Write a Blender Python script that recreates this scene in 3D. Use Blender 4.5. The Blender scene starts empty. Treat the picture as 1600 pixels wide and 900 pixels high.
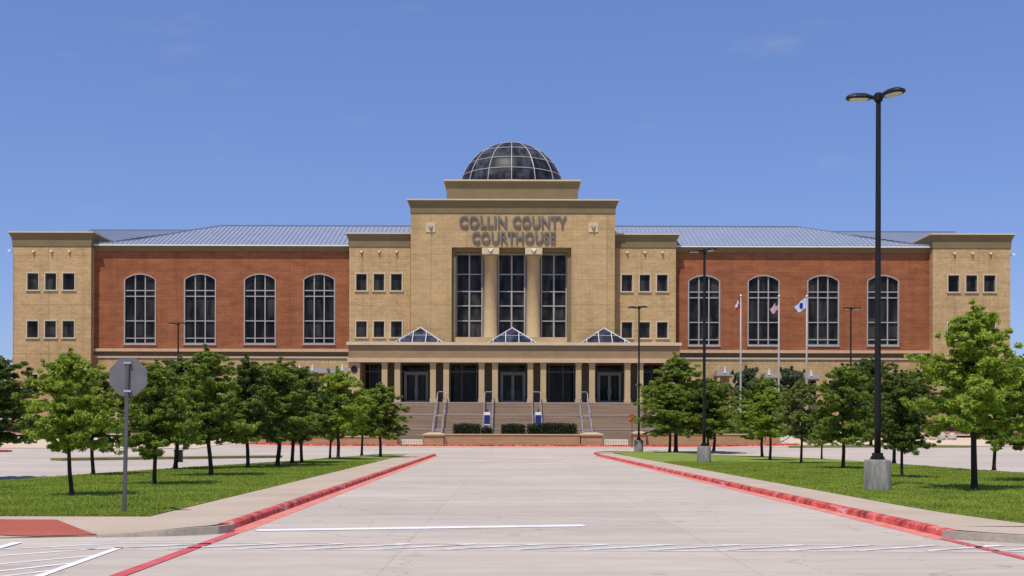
import bpy, math, random
import numpy as np
from mathutils import Vector, Matrix
from mathutils.geometry import tessellate_polygon

R = math.radians
scene = bpy.context.scene
COL = scene.collection

# ------------------------------------------------------------------ camera
H = 1.70            # eye height
FPX = 1800.0        # focal length in photo pixels (1600 wide)
HZ = 676.0          # horizon row
ROLL = 0.0025
cd = bpy.data.cameras.new('camera')
cam = bpy.data.objects.new('camera', cd)
COL.objects.link(cam)
cam.location = (0, 0, H)
cam.rotation_euler = (Matrix.Rotation(R(90), 4, 'X') @ Matrix.Rotation(ROLL, 4, 'Z')).to_euler()
cd.sensor_width = 36.0
cd.lens = 36.0 * FPX / 1600.0
cd.shift_y = (HZ - 450.0) / 1600.0
cd.clip_start = 0.1
cd.clip_end = 6000
scene.camera = cam

# ------------------------------------------------------------------ light
SUN_EL, SUN_AZ = 65.0, 26.0     # azimuth: degrees to the left of straight behind the camera
sv = Vector((-math.cos(R(SUN_EL)) * math.sin(R(SUN_AZ)), -math.cos(R(SUN_EL)) * math.cos(R(SUN_AZ)), math.sin(R(SUN_EL))))
ld = bpy.data.lights.new('sun', 'SUN')
ld.energy = 4.6
ld.angle = R(0.53)
ld.color = (1.0, 0.955, 0.88)
sun = bpy.data.objects.new('sun', ld)
COL.objects.link(sun)
sun.rotation_euler = (-sv).to_track_quat('-Z', 'Y').to_euler()
sun.location = sv * 200

w = bpy.data.worlds.new('World')
scene.world = w
w.use_nodes = True
nt = w.node_tree
nt.nodes.clear()
wo = nt.nodes.new('ShaderNodeOutputWorld')
bg = nt.nodes.new('ShaderNodeBackground')
sky = nt.nodes.new('ShaderNodeTexSky')
sky.sky_type = 'NISHITA'
sky.sun_disc = False
sky.sun_elevation = R(SUN_EL)
sky.sun_rotation = R(180 + SUN_AZ)
sky.altitude = 0
sky.air_density = 1.0
sky.dust_density = 0.3
sky.ozone_density = 3.0
hsv = nt.nodes.new('ShaderNodeHueSaturation')
hsv.inputs['Saturation'].default_value = 1.02
tint = nt.nodes.new('ShaderNodeMixRGB')
tint.blend_type = 'MULTIPLY'
tint.inputs[0].default_value = 1.0
tint.inputs[2].default_value = (0.87, 0.895, 1.15, 1)
# faint wisps of high cloud, laid out by direction
tc = nt.nodes.new('ShaderNodeTexCoord')
mp = nt.nodes.new('ShaderNodeMapping')
mp.inputs['Scale'].default_value = (5.0, 5.0, 16.0)
no = nt.nodes.new('ShaderNodeTexNoise')
no.inputs['Scale'].default_value = 2.1
no.inputs['Detail'].default_value = 6
no.inputs['Roughness'].default_value = 0.55
cr = nt.nodes.new('ShaderNodeValToRGB')
cr.color_ramp.elements[0].position = 0.62
cr.color_ramp.elements[0].color = (0, 0, 0, 1)
cr.color_ramp.elements[1].position = 0.86
cr.color_ramp.elements[1].color = (0.22, 0.22, 0.22, 1)
mx = nt.nodes.new('ShaderNodeMixRGB')
mx.inputs[2].default_value = (4.2, 4.4, 5.4, 1)
L = nt.links.new
L(sky.outputs[0], hsv.inputs['Color'])
even = nt.nodes.new('ShaderNodeMixRGB')
even.inputs[0].default_value = 0.40
even.inputs[2].default_value = (1.60, 2.50, 4.6, 1)
L(hsv.outputs[0], even.inputs[1])
L(even.outputs[0], tint.inputs[1])
L(tc.outputs['Generated'], mp.inputs['Vector'])
L(mp.outputs[0], no.inputs['Vector'])
L(no.outputs['Fac'], cr.inputs[0])
L(cr.outputs[0], mx.inputs[0])
L(tint.outputs[0], mx.inputs[1])
L(mx.outputs[0], bg.inputs['Color'])
L(bg.outputs[0], wo.inputs['Surface'])
bg.inputs['Strength'].default_value = 0.118

vs = scene.view_settings
vs.view_transform = 'Standard'
vs.look = 'None'
vs.gamma = 1
vs.use_curve_mapping = False
vs.exposure = 0.0

# ------------------------------------------------------------------ pixel helpers (photo pixel -> place at a known distance / on the ground)
def unroll(px, py):
    return px + (py - HZ) * ROLL, py - (px - 800) * ROLL
def X(px, Y, py=500): return (unroll(px, py)[0] - 800) * Y / FPX
def Z(py, Y, px=800): return H + (HZ - unroll(px, py)[1]) * Y / FPX
def G(px, py, z=0.0):
    a, b = unroll(px, py)
    Y = FPX * (H - z) / (b - HZ)
    return ((a - 800) * Y / FPX, Y)

def smooth(a, b, v):
    t = min(1.0, max(0.0, (v - a) / (b - a)))
    return t * t * (3 - 2 * t)
def ground(x, y):
    t = min(1.0, max(0.0, (y - 85) / 24.0))
    side = smooth(17, 30, abs(x))
    z = t * (0.43 + 0.22 * side)
    if y > 109:
        u = min(1.0, (y - 109) / 18.0)
        z += smooth(22.5, 30, abs(x)) * u * 2.3
    return z

# ------------------------------------------------------------------ materials
def nm(name):
    m = bpy.data.materials.new(name)
    m.use_nodes = True
    n = m.node_tree
    return m, n, n.nodes['Principled BSDF'], n.links.new

def varied(name, c, var=0.15, scale=2.0, rough=0.85, c2=None, fine=30.0, finevar=0.12, bump=0.0, metallic=0.0, spec=0.3, stretch=None):
    """base colour broken up by a large and a fine noise"""
    m, n, b, l = nm(name)
    tcn = n.nodes.new('ShaderNodeTexCoord')
    src = tcn.outputs['Object']
    if stretch:
        mpn = n.nodes.new('ShaderNodeMapping')
        mpn.inputs['Scale'].default_value = stretch
        l(src, mpn.inputs['Vector'])
        src = mpn.outputs[0]
    n1 = n.nodes.new('ShaderNodeTexNoise')
    n1.inputs['Scale'].default_value = scale
    n1.inputs['Detail'].default_value = 5
    l(src, n1.inputs['Vector'])
    n2 = n.nodes.new('ShaderNodeTexNoise')
    n2.inputs['Scale'].default_value = fine
    n2.inputs['Detail'].default_value = 3
    l(src, n2.inputs['Vector'])
    r1 = n.nodes.new('ShaderNodeValToRGB')
    r1.color_ramp.elements[0].position = 0.3
    r1.color_ramp.elements[1].position = 0.7
    if c2 is None:
        c2 = tuple(v * (1 + var) for v in c)
        c = tuple(v * (1 - var) for v in c)
    r1.color_ramp.elements[0].color = (*c, 1)
    r1.color_ramp.elements[1].color = (*c2, 1)
    l(n1.outputs['Fac'], r1.inputs[0])
    mr = n.nodes.new('ShaderNodeMapRange')
    mr.inputs[1].default_value = 0.3
    mr.inputs[2].default_value = 0.7
    mr.inputs[3].default_value = 1 - finevar
    mr.inputs[4].default_value = 1 + finevar
    l(n2.outputs['Fac'], mr.inputs[0])
    mu = n.nodes.new('ShaderNodeMixRGB')
    mu.blend_type = 'MULTIPLY'
    mu.inputs[0].default_value = 1
    l(r1.outputs[0], mu.inputs[1])
    l(mr.outputs[0], mu.inputs[2])
    l(mu.outputs[0], b.inputs['Base Color'])
    b.inputs['Roughness'].default_value = rough
    b.inputs['Metallic'].default_value = metallic
    b.inputs['Specular IOR Level'].default_value = spec
    if bump:
        bp = n.nodes.new('ShaderNodeBump')
        bp.inputs['Strength'].default_value = bump
        bp.inputs['Distance'].default_value = 0.02
        l(n2.outputs['Fac'], bp.inputs['Height'])
        l(bp.outputs[0], b.inputs['Normal'])
    m['mul'] = mu.name
    return m

def add_lines(m, sx, sz, width, dark, axes=('X', 'Z'), offset=0.0, ox=0.0, oy=0.0):
    """darken along a grid of joints: brick texture used as coursing / control joints / painted step shading"""
    n = m.node_tree; l = n.links.new
    b = n.nodes['Principled BSDF']
    src = b.inputs['Base Color'].links[0].from_socket
    tcn = n.nodes.new('ShaderNodeTexCoord')
    sp = n.nodes.new('ShaderNodeSeparateXYZ')
    cb = n.nodes.new('ShaderNodeCombineXYZ')
    l(tcn.outputs['Object'], sp.inputs[0])
    l(sp.outputs[axes[0]], cb.inputs[0]); l(sp.outputs[axes[1]], cb.inputs[1])
    mpn = n.nodes.new('ShaderNodeMapping')
    mpn.inputs['Location'].default_value = (ox, oy, 0)
    l(cb.outputs[0], mpn.inputs['Vector'])
    br = n.nodes.new('ShaderNodeTexBrick')
    br.offset = offset
    br.inputs['Scale'].default_value = 1
    br.inputs['Brick Width'].default_value = sx
    br.inputs['Row Height'].default_value = sz
    br.inputs['Mortar Size'].default_value = width
    br.inputs['Mortar Smooth'].default_value = 0.3
    br.inputs['Color1'].default_value = (1, 1, 1, 1)
    br.inputs['Color2'].default_value = (0.93, 0.93, 0.93, 1)
    br.inputs['Mortar'].default_value = (dark, dark, dark, 1)
    l(mpn.outputs[0], br.inputs['Vector'])
    mu = n.nodes.new('ShaderNodeMixRGB'); mu.blend_type = 'MULTIPLY'; mu.inputs[0].default_value = 1
    l(src, mu.inputs[1]); l(br.outputs['Color'], mu.inputs[2])
    l(mu.outputs[0], b.inputs['Base Color'])
    return m

M = {}
M['beige'] = varied('beige_block', (0.46, 0.305, 0.142), c2=(0.56, 0.385, 0.185), scale=0.9, fine=5, finevar=0.17, rough=0.9, stretch=(1, 1, 2.2))
add_lines(M['beige'], 0.90, 0.45, 0.030, 0.84, offset=0.5)
add_lines(M['beige'], 3.9, 2.75, 0.035, 0.66, ox=1.2, oy=0.6)
M['beige_plain'] = varied('plain_beige_stone', (0.50, 0.38, 0.235), var=0.06, rough=0.85)
M['red_brick'] = varied('red_brick', (0.260, 0.085, 0.034), c2=(0.365, 0.132, 0.056), scale=0.55, fine=4, finevar=0.22, rough=0.9, stretch=(1, 1, 3.5))
add_lines(M['red_brick'], 0.75, 0.36, 0.030, 0.84, offset=0.5)
add_lines(M['red_brick'], 400, 1.44, 0.04, 0.84, oy=0.3)
def streaks(m, amt=0.16):
    n = m.node_tree; l = n.links.new; b = n.nodes['Principled BSDF']
    src = b.inputs['Base Color'].links[0].from_socket
    t = n.nodes.new('ShaderNodeTexCoord'); mpn = n.nodes.new('ShaderNodeMapping'); mpn.inputs['Scale'].default_value = (0.9, 1, 0.07)
    a = n.nodes.new('ShaderNodeTexNoise'); a.inputs['Scale'].default_value = 1.0; a.inputs['Detail'].default_value = 6; a.inputs['Roughness'].default_value = 0.65
    l(t.outputs['Object'], mpn.inputs['Vector']); l(mpn.outputs[0], a.inputs['Vector'])
    r = n.nodes.new('ShaderNodeMapRange'); r.inputs[1].default_value = 0.36; r.inputs[2].default_value = 0.52; r.inputs[3].default_value = 1 - amt; r.inputs[4].default_value = 1.03
    l(a.outputs['Fac'], r.inputs[0])
    mu = n.nodes.new('ShaderNodeMixRGB'); mu.blend_type = 'MULTIPLY'; mu.inputs[0].default_value = 1
    l(src, mu.inputs[1]); l(r.outputs[0], mu.inputs[2]); l(mu.outputs[0], b.inputs['Base Color'])
streaks(M['beige'], 0.11); streaks(M['red_brick'], 0.15)
M['cornice'] = varied('shade_toned_cornice_stone', (0.205, 0.155, 0.076), var=0.08, scale=0.8, fine=9, finevar=0.10, rough=0.9)  # browner stone, with the shade of the outward flare put into its colour
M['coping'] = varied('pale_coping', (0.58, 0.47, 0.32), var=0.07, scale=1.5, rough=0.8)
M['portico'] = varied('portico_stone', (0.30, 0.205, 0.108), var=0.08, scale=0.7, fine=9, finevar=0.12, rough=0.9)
add_lines(M['portico'], 1.3, 0.45, 0.016, 0.82, offset=0.5)
M['column'] = varied('column_stone', (0.49, 0.35, 0.185), var=0.08, scale=1.2, rough=0.85)
M['belt'] = varied('belt_stone', (0.56, 0.385, 0.235), var=0.08, scale=1.2, rough=0.85)
M['frame'] = varied('window_frame_grey', (0.37, 0.345, 0.315), var=0.05, rough=0.5, spec=0.4)
M['frame_dark'] = varied('window_frame_bronze', (0.22, 0.20, 0.175), var=0.05, rough=0.5)
M['trim'] = varied('pale_window_trim', (0.56, 0.46, 0.31), var=0.05, rough=0.8)
M['white_metal'] = varied('white_metal', (0.72, 0.71, 0.69), var=0.03, rough=0.4, spec=0.5)
M['bar_white'] = varied('dull_white_bars', (0.56, 0.54, 0.51), var=0.04, rough=0.5)
M['steel'] = varied('brushed_steel', (0.55, 0.55, 0.56), var=0.05, rough=0.35, metallic=0.7)
M['letter'] = varied('letter_metal', (0.16, 0.145, 0.13), var=0.1, rough=0.5, metallic=0.1)
M['black_metal'] = varied('black_pole_paint', (0.012, 0.011, 0.013), var=0.1, rough=0.55, spec=0.25)
M['grey_metal'] = varied('galvanised_grey', (0.11, 0.11, 0.115), var=0.12, scale=6, rough=0.55, metallic=0.4)
M['sign_back'] = varied('sign_back_aluminium', (0.155, 0.15, 0.157), var=0.1, scale=5, rough=0.6, metallic=0.15)
M['lens'] = varied('lamp_lens', (0.62, 0.6, 0.55), var=0.03, rough=0.25)
M['roof'] = varied('standing_seam_roof', (0.34, 0.375, 0.455), var=0.06, scale=0.5, rough=0.38, metallic=0.35, spec=0.5)
M['seam'] = varied('roof_seam', (0.26, 0.29, 0.36), var=0.05, rough=0.45, metallic=0.35)
M['ridge'] = varied('ridge_cap', (0.20, 0.22, 0.27), var=0.05, rough=0.5, metallic=0.3)
M['steps'] = varied('stair_paver', (0.25, 0.172, 0.115), c2=(0.34, 0.24, 0.165), scale=0.7, fine=6, finevar=0.14, rough=0.9, stretch=(0.35, 1, 5))
add_lines(M['steps'], 400, 0.1827, 0.022, 0.70, oy=-0.45)  # dark line painted at every step edge in place of riser shading
M['landing'] = varied('landing_edge', (0.34, 0.27, 0.215), var=0.08, rough=0.9)
M['planter'] = varied('planter_brick', (0.33, 0.215, 0.105), c2=(0.43, 0.29, 0.145), scale=0.8, fine=6, finevar=0.14, rough=0.9, stretch=(0.5, 1, 4))
add_lines(M['planter'], 0.4, 0.2, 0.016, 0.78, offset=0.5)
M['planter_cap'] = varied('planter_cap', (0.46, 0.35, 0.22), var=0.07, rough=0.85)
M['concrete_base'] = varied('lamp_base_concrete', (0.15, 0.14, 0.125), c2=(0.31, 0.29, 0.26), scale=5, fine=24, finevar=0.2, rough=0.9, bump=0.3, stretch=(1.6, 1.6, 0.25))
M['sidewalk'] = varied('sidewalk_concrete', (0.41, 0.318, 0.235), c2=(0.485, 0.385, 0.29), scale=0.5, fine=16, finevar=0.06, rough=0.92)
add_lines(M['sidewalk'], 60, 1.55, 0.012, 0.80, axes=('X', 'Y'))
M['tan_walk'] = varied('tan_concrete', (0.52, 0.385, 0.26), c2=(0.60, 0.47, 0.34), scale=0.3, fine=5, finevar=0.06, rough=0.92, stretch=(0.4, 1.6, 1))
M['kerb'] = varied('kerb_concrete', (0.34, 0.29, 0.235), c2=(0.44, 0.38, 0.31), scale=1.6, fine=14, finevar=0.14, rough=0.9)
M['white_paint'] = varied('worn_white_paint', (0.64, 0.61, 0.60), c2=(0.82, 0.80, 0.79), scale=1.3, fine=9, finevar=0.08, rough=0.7)
M['white_faded'] = varied('faded_white_paint', (0.47, 0.42, 0.385), c2=(0.76, 0.73, 0.71), scale=1.8, fine=8, finevar=0.10, rough=0.8)
M['red_tile'] = varied('red_warning_tile', (0.31, 0.075, 0.043), c2=(0.38, 0.10, 0.058), scale=1.2, fine=14, finevar=0.12, rough=0.8)
M['pale_slat'] = varied('pale_slats', (0.78, 0.72, 0.56), var=0.05, rough=0.7)
M['blue_sign'] = varied('blue_sign_face', (0.022, 0.028, 0.15), var=0.1, rough=0.5)
M['red_sign'] = varied('red_sign_face', (0.42, 0.025, 0.03), var=0.08, rough=0.5)
M['white_sign'] = varied('white_sign_face', (0.8, 0.8, 0.8), var=0.02, rough=0.5)
M['mulch'] = varied('mulch', (0.20, 0.075, 0.045), c2=(0.32, 0.13, 0.08), scale=1.2, fine=12, finevar=0.3, rough=1.0, bump=0.5)
M['boulder'] = varied('pale_rock', (0.40, 0.36, 0.30), var=0.2, scale=4, rough=0.95, bump=0.4)
M['bark'] = varied('dark_bark', (0.022, 0.016, 0.013), c2=(0.055, 0.042, 0.033), scale=5, fine=30, finevar=0.3, rough=1.0, bump=0.6, stretch=(2, 2, 0.5))
M['flag_blue'] = varied('flag_blue', (0.02, 0.03, 0.16), var=0.1, rough=0.9)
M['flag_red'] = varied('flag_red', (0.42, 0.03, 0.03), var=0.1, rough=0.9)
M['flag_white'] = varied('flag_white', (0.72, 0.74, 0.80), var=0.04, rough=0.9)
M['flag_pale'] = varied('flag_pale_blue', (0.50, 0.60, 0.80), var=0.04, rough=0.9)
M['pole_white'] = varied('pale_pole', (0.36, 0.325, 0.30), var=0.05, rough=0.45, spec=0.5)
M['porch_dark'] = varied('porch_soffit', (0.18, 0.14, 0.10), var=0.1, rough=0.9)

# kerb paint: red paint worn through to darker grime and to bare concrete
m, n, b, l = nm('worn_red_kerb_paint')
t_ = n.nodes.new('ShaderNodeTexCoord')
a_ = n.nodes.new('ShaderNodeTexNoise'); a_.inputs['Scale'].default_value = 2.6; a_.inputs['Detail'].default_value = 10; a_.inputs['Roughness'].default_value = 0.7
l(t_.outputs['Object'], a_.inputs['Vector'])
r_ = n.nodes.new('ShaderNodeValToRGB')
e = r_.color_ramp.elements
e[0].position = 0.38; e[0].color = (0.10, 0.022, 0.020, 1)
e[1].position = 0.455; e[1].color = (0.42, 0.055, 0.045, 1)
x_ = e.new(0.52); x_.color = (0.60, 0.090, 0.070, 1)
x_ = e.new(0.60); x_.color = (0.66, 0.14, 0.11, 1)
x_ = e.new(0.65); x_.color = (0.60, 0.36, 0.30, 1)
l(a_.outputs['Fac'], r_.inputs[0]); l(r_.outputs[0], b.inputs['Base Color'])
b.inputs['Roughness'].default_value = 0.75
M['red_kerb'] = m
M['red_gutter'] = varied('faded_red_gutter_paint', (0.58, 0.13, 0.095), c2=(0.62, 0.27, 0.21), scale=2.4, fine=18, finevar=0.08, rough=0.8)
M['red_line'] = varied('red_ground_paint', (0.46, 0.055, 0.065), c2=(0.58, 0.12, 0.12), scale=2.0, fine=14, finevar=0.12, rough=0.8)

def glass(name, c=(0.010, 0.0098, 0.0095), rough=0.10, c2=(0.038, 0.035, 0.031)):
    m, n, b, l = nm(name)
    t = n.nodes.new('ShaderNodeTexCoord')
    mpn = n.nodes.new('ShaderNodeMapping'); mpn.inputs['Scale'].default_value = (1.2, 1, 0.35)
    a = n.nodes.new('ShaderNodeTexNoise'); a.inputs['Scale'].default_value = 1.1
    r = n.nodes.new('ShaderNodeValToRGB')
    r.color_ramp.elements[0].position = 0.4; r.color_ramp.elements[0].color = (*c, 1)
    r.color_ramp.elements[1].position = 0.62; r.color_ramp.elements[1].color = (*c2, 1)
    l(t.outputs['Object'], mpn.inputs['Vector']); l(mpn.outputs[0], a.inputs['Vector'])
    l(a.outputs['Fac'], r.inputs[0])
    sp = n.nodes.new('ShaderNodeSeparateXYZ'); cb = n.nodes.new('ShaderNodeCombineXYZ')
    l(t.outputs['Object'], sp.inputs[0]); l(sp.outputs['X'], cb.inputs[0]); l(sp.outputs['Z'], cb.inputs[1])
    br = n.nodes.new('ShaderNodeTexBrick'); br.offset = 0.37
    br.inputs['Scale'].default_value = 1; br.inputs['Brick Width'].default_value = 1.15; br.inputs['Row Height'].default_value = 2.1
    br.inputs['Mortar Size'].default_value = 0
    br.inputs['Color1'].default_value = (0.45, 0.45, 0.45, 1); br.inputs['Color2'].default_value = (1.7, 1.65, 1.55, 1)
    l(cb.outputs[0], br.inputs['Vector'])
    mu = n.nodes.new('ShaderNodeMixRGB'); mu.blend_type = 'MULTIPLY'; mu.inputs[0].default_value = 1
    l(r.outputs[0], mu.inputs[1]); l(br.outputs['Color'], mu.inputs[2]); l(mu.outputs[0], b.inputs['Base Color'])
    b.inputs['Roughness'].default_value = rough
    b.inputs['Specular IOR Level'].default_value = 0.14
    return m
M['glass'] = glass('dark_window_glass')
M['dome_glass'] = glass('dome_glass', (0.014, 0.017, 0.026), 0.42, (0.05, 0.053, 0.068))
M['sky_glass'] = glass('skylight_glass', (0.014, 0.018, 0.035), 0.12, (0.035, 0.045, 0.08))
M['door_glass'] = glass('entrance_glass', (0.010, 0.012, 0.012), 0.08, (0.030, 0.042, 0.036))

# road concrete with joints, patches and tyre-darkened areas
m = varied('road_concrete', (0.425, 0.357, 0.295), c2=(0.505, 0.432, 0.362), scale=0.22, fine=2.2, finevar=0.045, rough=0.9, stretch=(0.55, 1.0, 1.0))
add_lines(m, 4.6, 5.2, 0.022, 0.86, axes=('X', 'Y'), ox=1.6, oy=1.1)
n = m.node_tree; l = n.links.new; b = n.nodes['Principled BSDF']
src = b.inputs['Base Color'].links[0].from_socket
t = n.nodes.new('ShaderNodeTexCoord')
a = n.nodes.new('ShaderNodeTexVoronoi'); a.inputs['Scale'].default_value = 0.42; a.feature = 'F1'
l(t.outputs['Object'], a.inputs['Vector'])
rr = n.nodes.new('ShaderNodeValToRGB')
rr.color_ramp.elements[0].position = 0.0; rr.color_ramp.elements[0].color = (0.55, 0.55, 0.57, 1)
rr.color_ramp.elements[1].position = 0.07; rr.color_ramp.elements[1].color = (1, 1, 1, 1)
l(a.outputs['Distance'], rr.inputs[0])
mu = n.nodes.new('ShaderNodeMixRGB'); mu.blend_type = 'MULTIPLY'; mu.inputs[0].default_value = 0.8
l(src, mu.inputs[1]); l(rr.outputs[0], mu.inputs[2])
a2 = n.nodes.new('ShaderNodeTexNoise'); a2.inputs['Scale'].default_value = 45; a2.inputs['Detail'].default_value = 4
l(t.outputs['Object'], a2.inputs['Vector'])
m2 = n.nodes.new('ShaderNodeMapRange'); m2.inputs[1].default_value = 0.25; m2.inputs[2].default_value = 0.75; m2.inputs[3].default_value = 0.93; m2.inputs[4].default_value = 1.07
l(a2.outputs['Fac'], m2.inputs[0])
mu2 = n.nodes.new('ShaderNodeMixRGB'); mu2.blend_type = 'MULTIPLY'; mu2.inputs[0].default_value = 1
l(mu.outputs[0], mu2.inputs[1]); l(m2.outputs[0], mu2.inputs[2])
# hairline cracks
ck = n.nodes.new('ShaderNodeTexVoronoi'); ck.feature = 'DISTANCE_TO_EDGE'; ck.inputs['Scale'].default_value = 0.16
cn = n.nodes.new('ShaderNodeTexNoise'); cn.inputs['Scale'].default_value = 1.1; cn.inputs['Detail'].default_value = 5
l(t.outputs['Object'], cn.inputs['Vector'])
va = n.nodes.new('ShaderNodeVectorMath'); va.operation = 'MULTIPLY_ADD'; va.inputs[1].default_value = (2.2, 2.2, 0)
l(cn.outputs['Color'], va.inputs[0]); l(t.outputs['Object'], va.inputs[2]); l(va.outputs[0], ck.inputs['Vector'])
cr_ = n.nodes.new('ShaderNodeValToRGB')
cr_.color_ramp.elements[0].position = 0.0; cr_.color_ramp.elements[0].color = (0.72, 0.71, 0.70, 1)
cr_.color_ramp.elements[1].position = 0.0035; cr_.color_ramp.elements[1].color = (1, 1, 1, 1)
l(ck.outputs['Distance'], cr_.inputs[0])
muc = n.nodes.new('ShaderNodeMixRGB'); muc.blend_type = 'MULTIPLY'; muc.inputs[0].default_value = 1
l(mu2.outputs[0], muc.inputs[1]); l(cr_.outputs[0], muc.inputs[2]); mu2 = muc
# long wavy streaks across the slab
w1 = n.nodes.new('ShaderNodeTexNoise'); w1.inputs['Scale'].default_value = 1.0; w1.inputs['Detail'].default_value = 4
mp2 = n.nodes.new('ShaderNodeMapping'); mp2.inputs['Scale'].default_value = (0.18, 1.5, 1)
l(t.outputs['Object'], mp2.inputs['Vector']); l(mp2.outputs[0], w1.inputs['Vector'])
m3 = n.nodes.new('ShaderNodeMapRange'); m3.inputs[1].default_value = 0.3; m3.inputs[2].default_value = 0.7; m3.inputs[3].default_value = 0.90; m3.inputs[4].default_value = 1.07
l(w1.outputs['Fac'], m3.inputs[0])
mu3 = n.nodes.new('ShaderNodeMixRGB'); mu3.blend_type = 'MULTIPLY'; mu3.inputs[0].default_value = 1
l(mu2.outputs[0], mu3.inputs[1]); l(m3.outputs[0], mu3.inputs[2])
l(mu3.outputs[0], b.inputs['Base Color'])
M['road'] = m
M['field'] = varied('far_grassland', (0.10, 0.13, 0.05), c2=(0.16, 0.17, 0.07), scale=0.02, fine=0.3, finevar=0.2, rough=1.0)

M['lawn'] = varied('lawn_soil_and_turf', (0.12, 0.175, 0.020), c2=(0.21, 0.25, 0.035), scale=0.55, fine=20, finevar=0.35, rough=1.0, bump=0.6)
M['dry_lawn'] = varied('dry_turf', (0.14, 0.15, 0.05), c2=(0.20, 0.19, 0.08), scale=0.6, fine=8, finevar=0.25, rough=1.0)

def leafmat(name, dark, light, trans=0.35, nscale=1.6, nweight=0.5):
    m = bpy.data.materials.new(name); m.use_nodes = True
    n = m.node_tree; n.nodes.clear(); l = n.links.new
    out = n.nodes.new('ShaderNodeOutputMaterial')
    g = n.nodes.new('ShaderNodeNewGeometry')
    t = n.nodes.new('ShaderNodeTexCoord')
    a = n.nodes.new('ShaderNodeTexNoise'); a.inputs['Scale'].default_value = nscale
    l(t.outputs['Object'], a.inputs['Vector'])
    ad = n.nodes.new('ShaderNodeMath'); ad.operation = 'MULTIPLY_ADD'; ad.inputs[1].default_value = 0.55; 
    l(g.outputs['Random Per Island'], ad.inputs[0])
    sc_ = n.nodes.new('ShaderNodeMath'); sc_.operation = 'MULTIPLY'; sc_.inputs[1].default_value = nweight
    l(a.outputs['Fac'], sc_.inputs[0]); l(sc_.outputs[0], ad.inputs[2])
    r = n.nodes.new('ShaderNodeValToRGB')
    r.color_ramp.elements[0].position = 0.15; r.color_ramp.elements[0].color = (*dark, 1)
    r.color_ramp.elements[1].position = 0.85; r.color_ramp.elements[1].color = (*light, 1)
    l(ad.outputs[0], r.inputs[0])
    d = n.nodes.new('ShaderNodeBsdfPrincipled'); d.inputs['Roughness'].default_value = 0.55; d.inputs['Specular IOR Level'].default_value = 0.25
    tr = n.nodes.new('ShaderNodeBsdfTranslucent')
    l(r.outputs[0], d.inputs['Base Color']); l(r.outputs[0], tr.inputs['Color'])
    mxs = n.nodes.new('ShaderNodeMixShader'); mxs.inputs[0].default_value = trans
    l(d.outputs[0], mxs.inputs[1]); l(tr.outputs[0], mxs.inputs[2]); l(mxs.outputs[0], out.inputs[0])
    return m
LEAF = {
    'bright': leafmat('leaves_bright_green', (0.125, 0.19, 0.018), (0.48, 0.58, 0.075), 0.45),
    'mid': leafmat('leaves_mid_green', (0.070, 0.122, 0.018), (0.35, 0.43, 0.060), 0.42),
    'dark': leafmat('leaves_dark_green', (0.034, 0.062, 0.016), (0.19, 0.25, 0.042), 0.34),
    'olive': leafmat('leaves_olive_green', (0.10, 0.12, 0.028), (0.33, 0.36, 0.095), 0.4),
    'magnolia': leafmat('leaves_glossy_deep_green', (0.020, 0.042, 0.018), (0.15, 0.19, 0.10), 0.15),
    'hedge': leafmat('leaves_hedge', (0.008, 0.016, 0.006), (0.026, 0.042, 0.014), 0.05),
}
M['grass_blade'] = leafmat('grass_blades', (0.13, 0.205, 0.020), (0.34, 0.40, 0.055), 0.42, 0.55, 1.0)
M['grass_blade'].node_tree.nodes['Math'].inputs[1].default_value = 0.28

# ------------------------------------------------------------------ mesh helpers
def tag(o, label=None, cat=None, group=None, kind=None):
    if label: o['label'] = label
    if cat: o['category'] = cat
    if group: o['group'] = group
    if kind: o['kind'] = kind
    return o
def thing(name, label, cat, loc=(0, 0, 0), rz=0.0, group=None):
    o = bpy.data.objects.new(name, None); COL.objects.link(o)
    o.location = loc; o.rotation_euler = (0, 0, rz); o.empty_display_size = 0.3
    return tag(o, label, cat, group)

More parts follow.
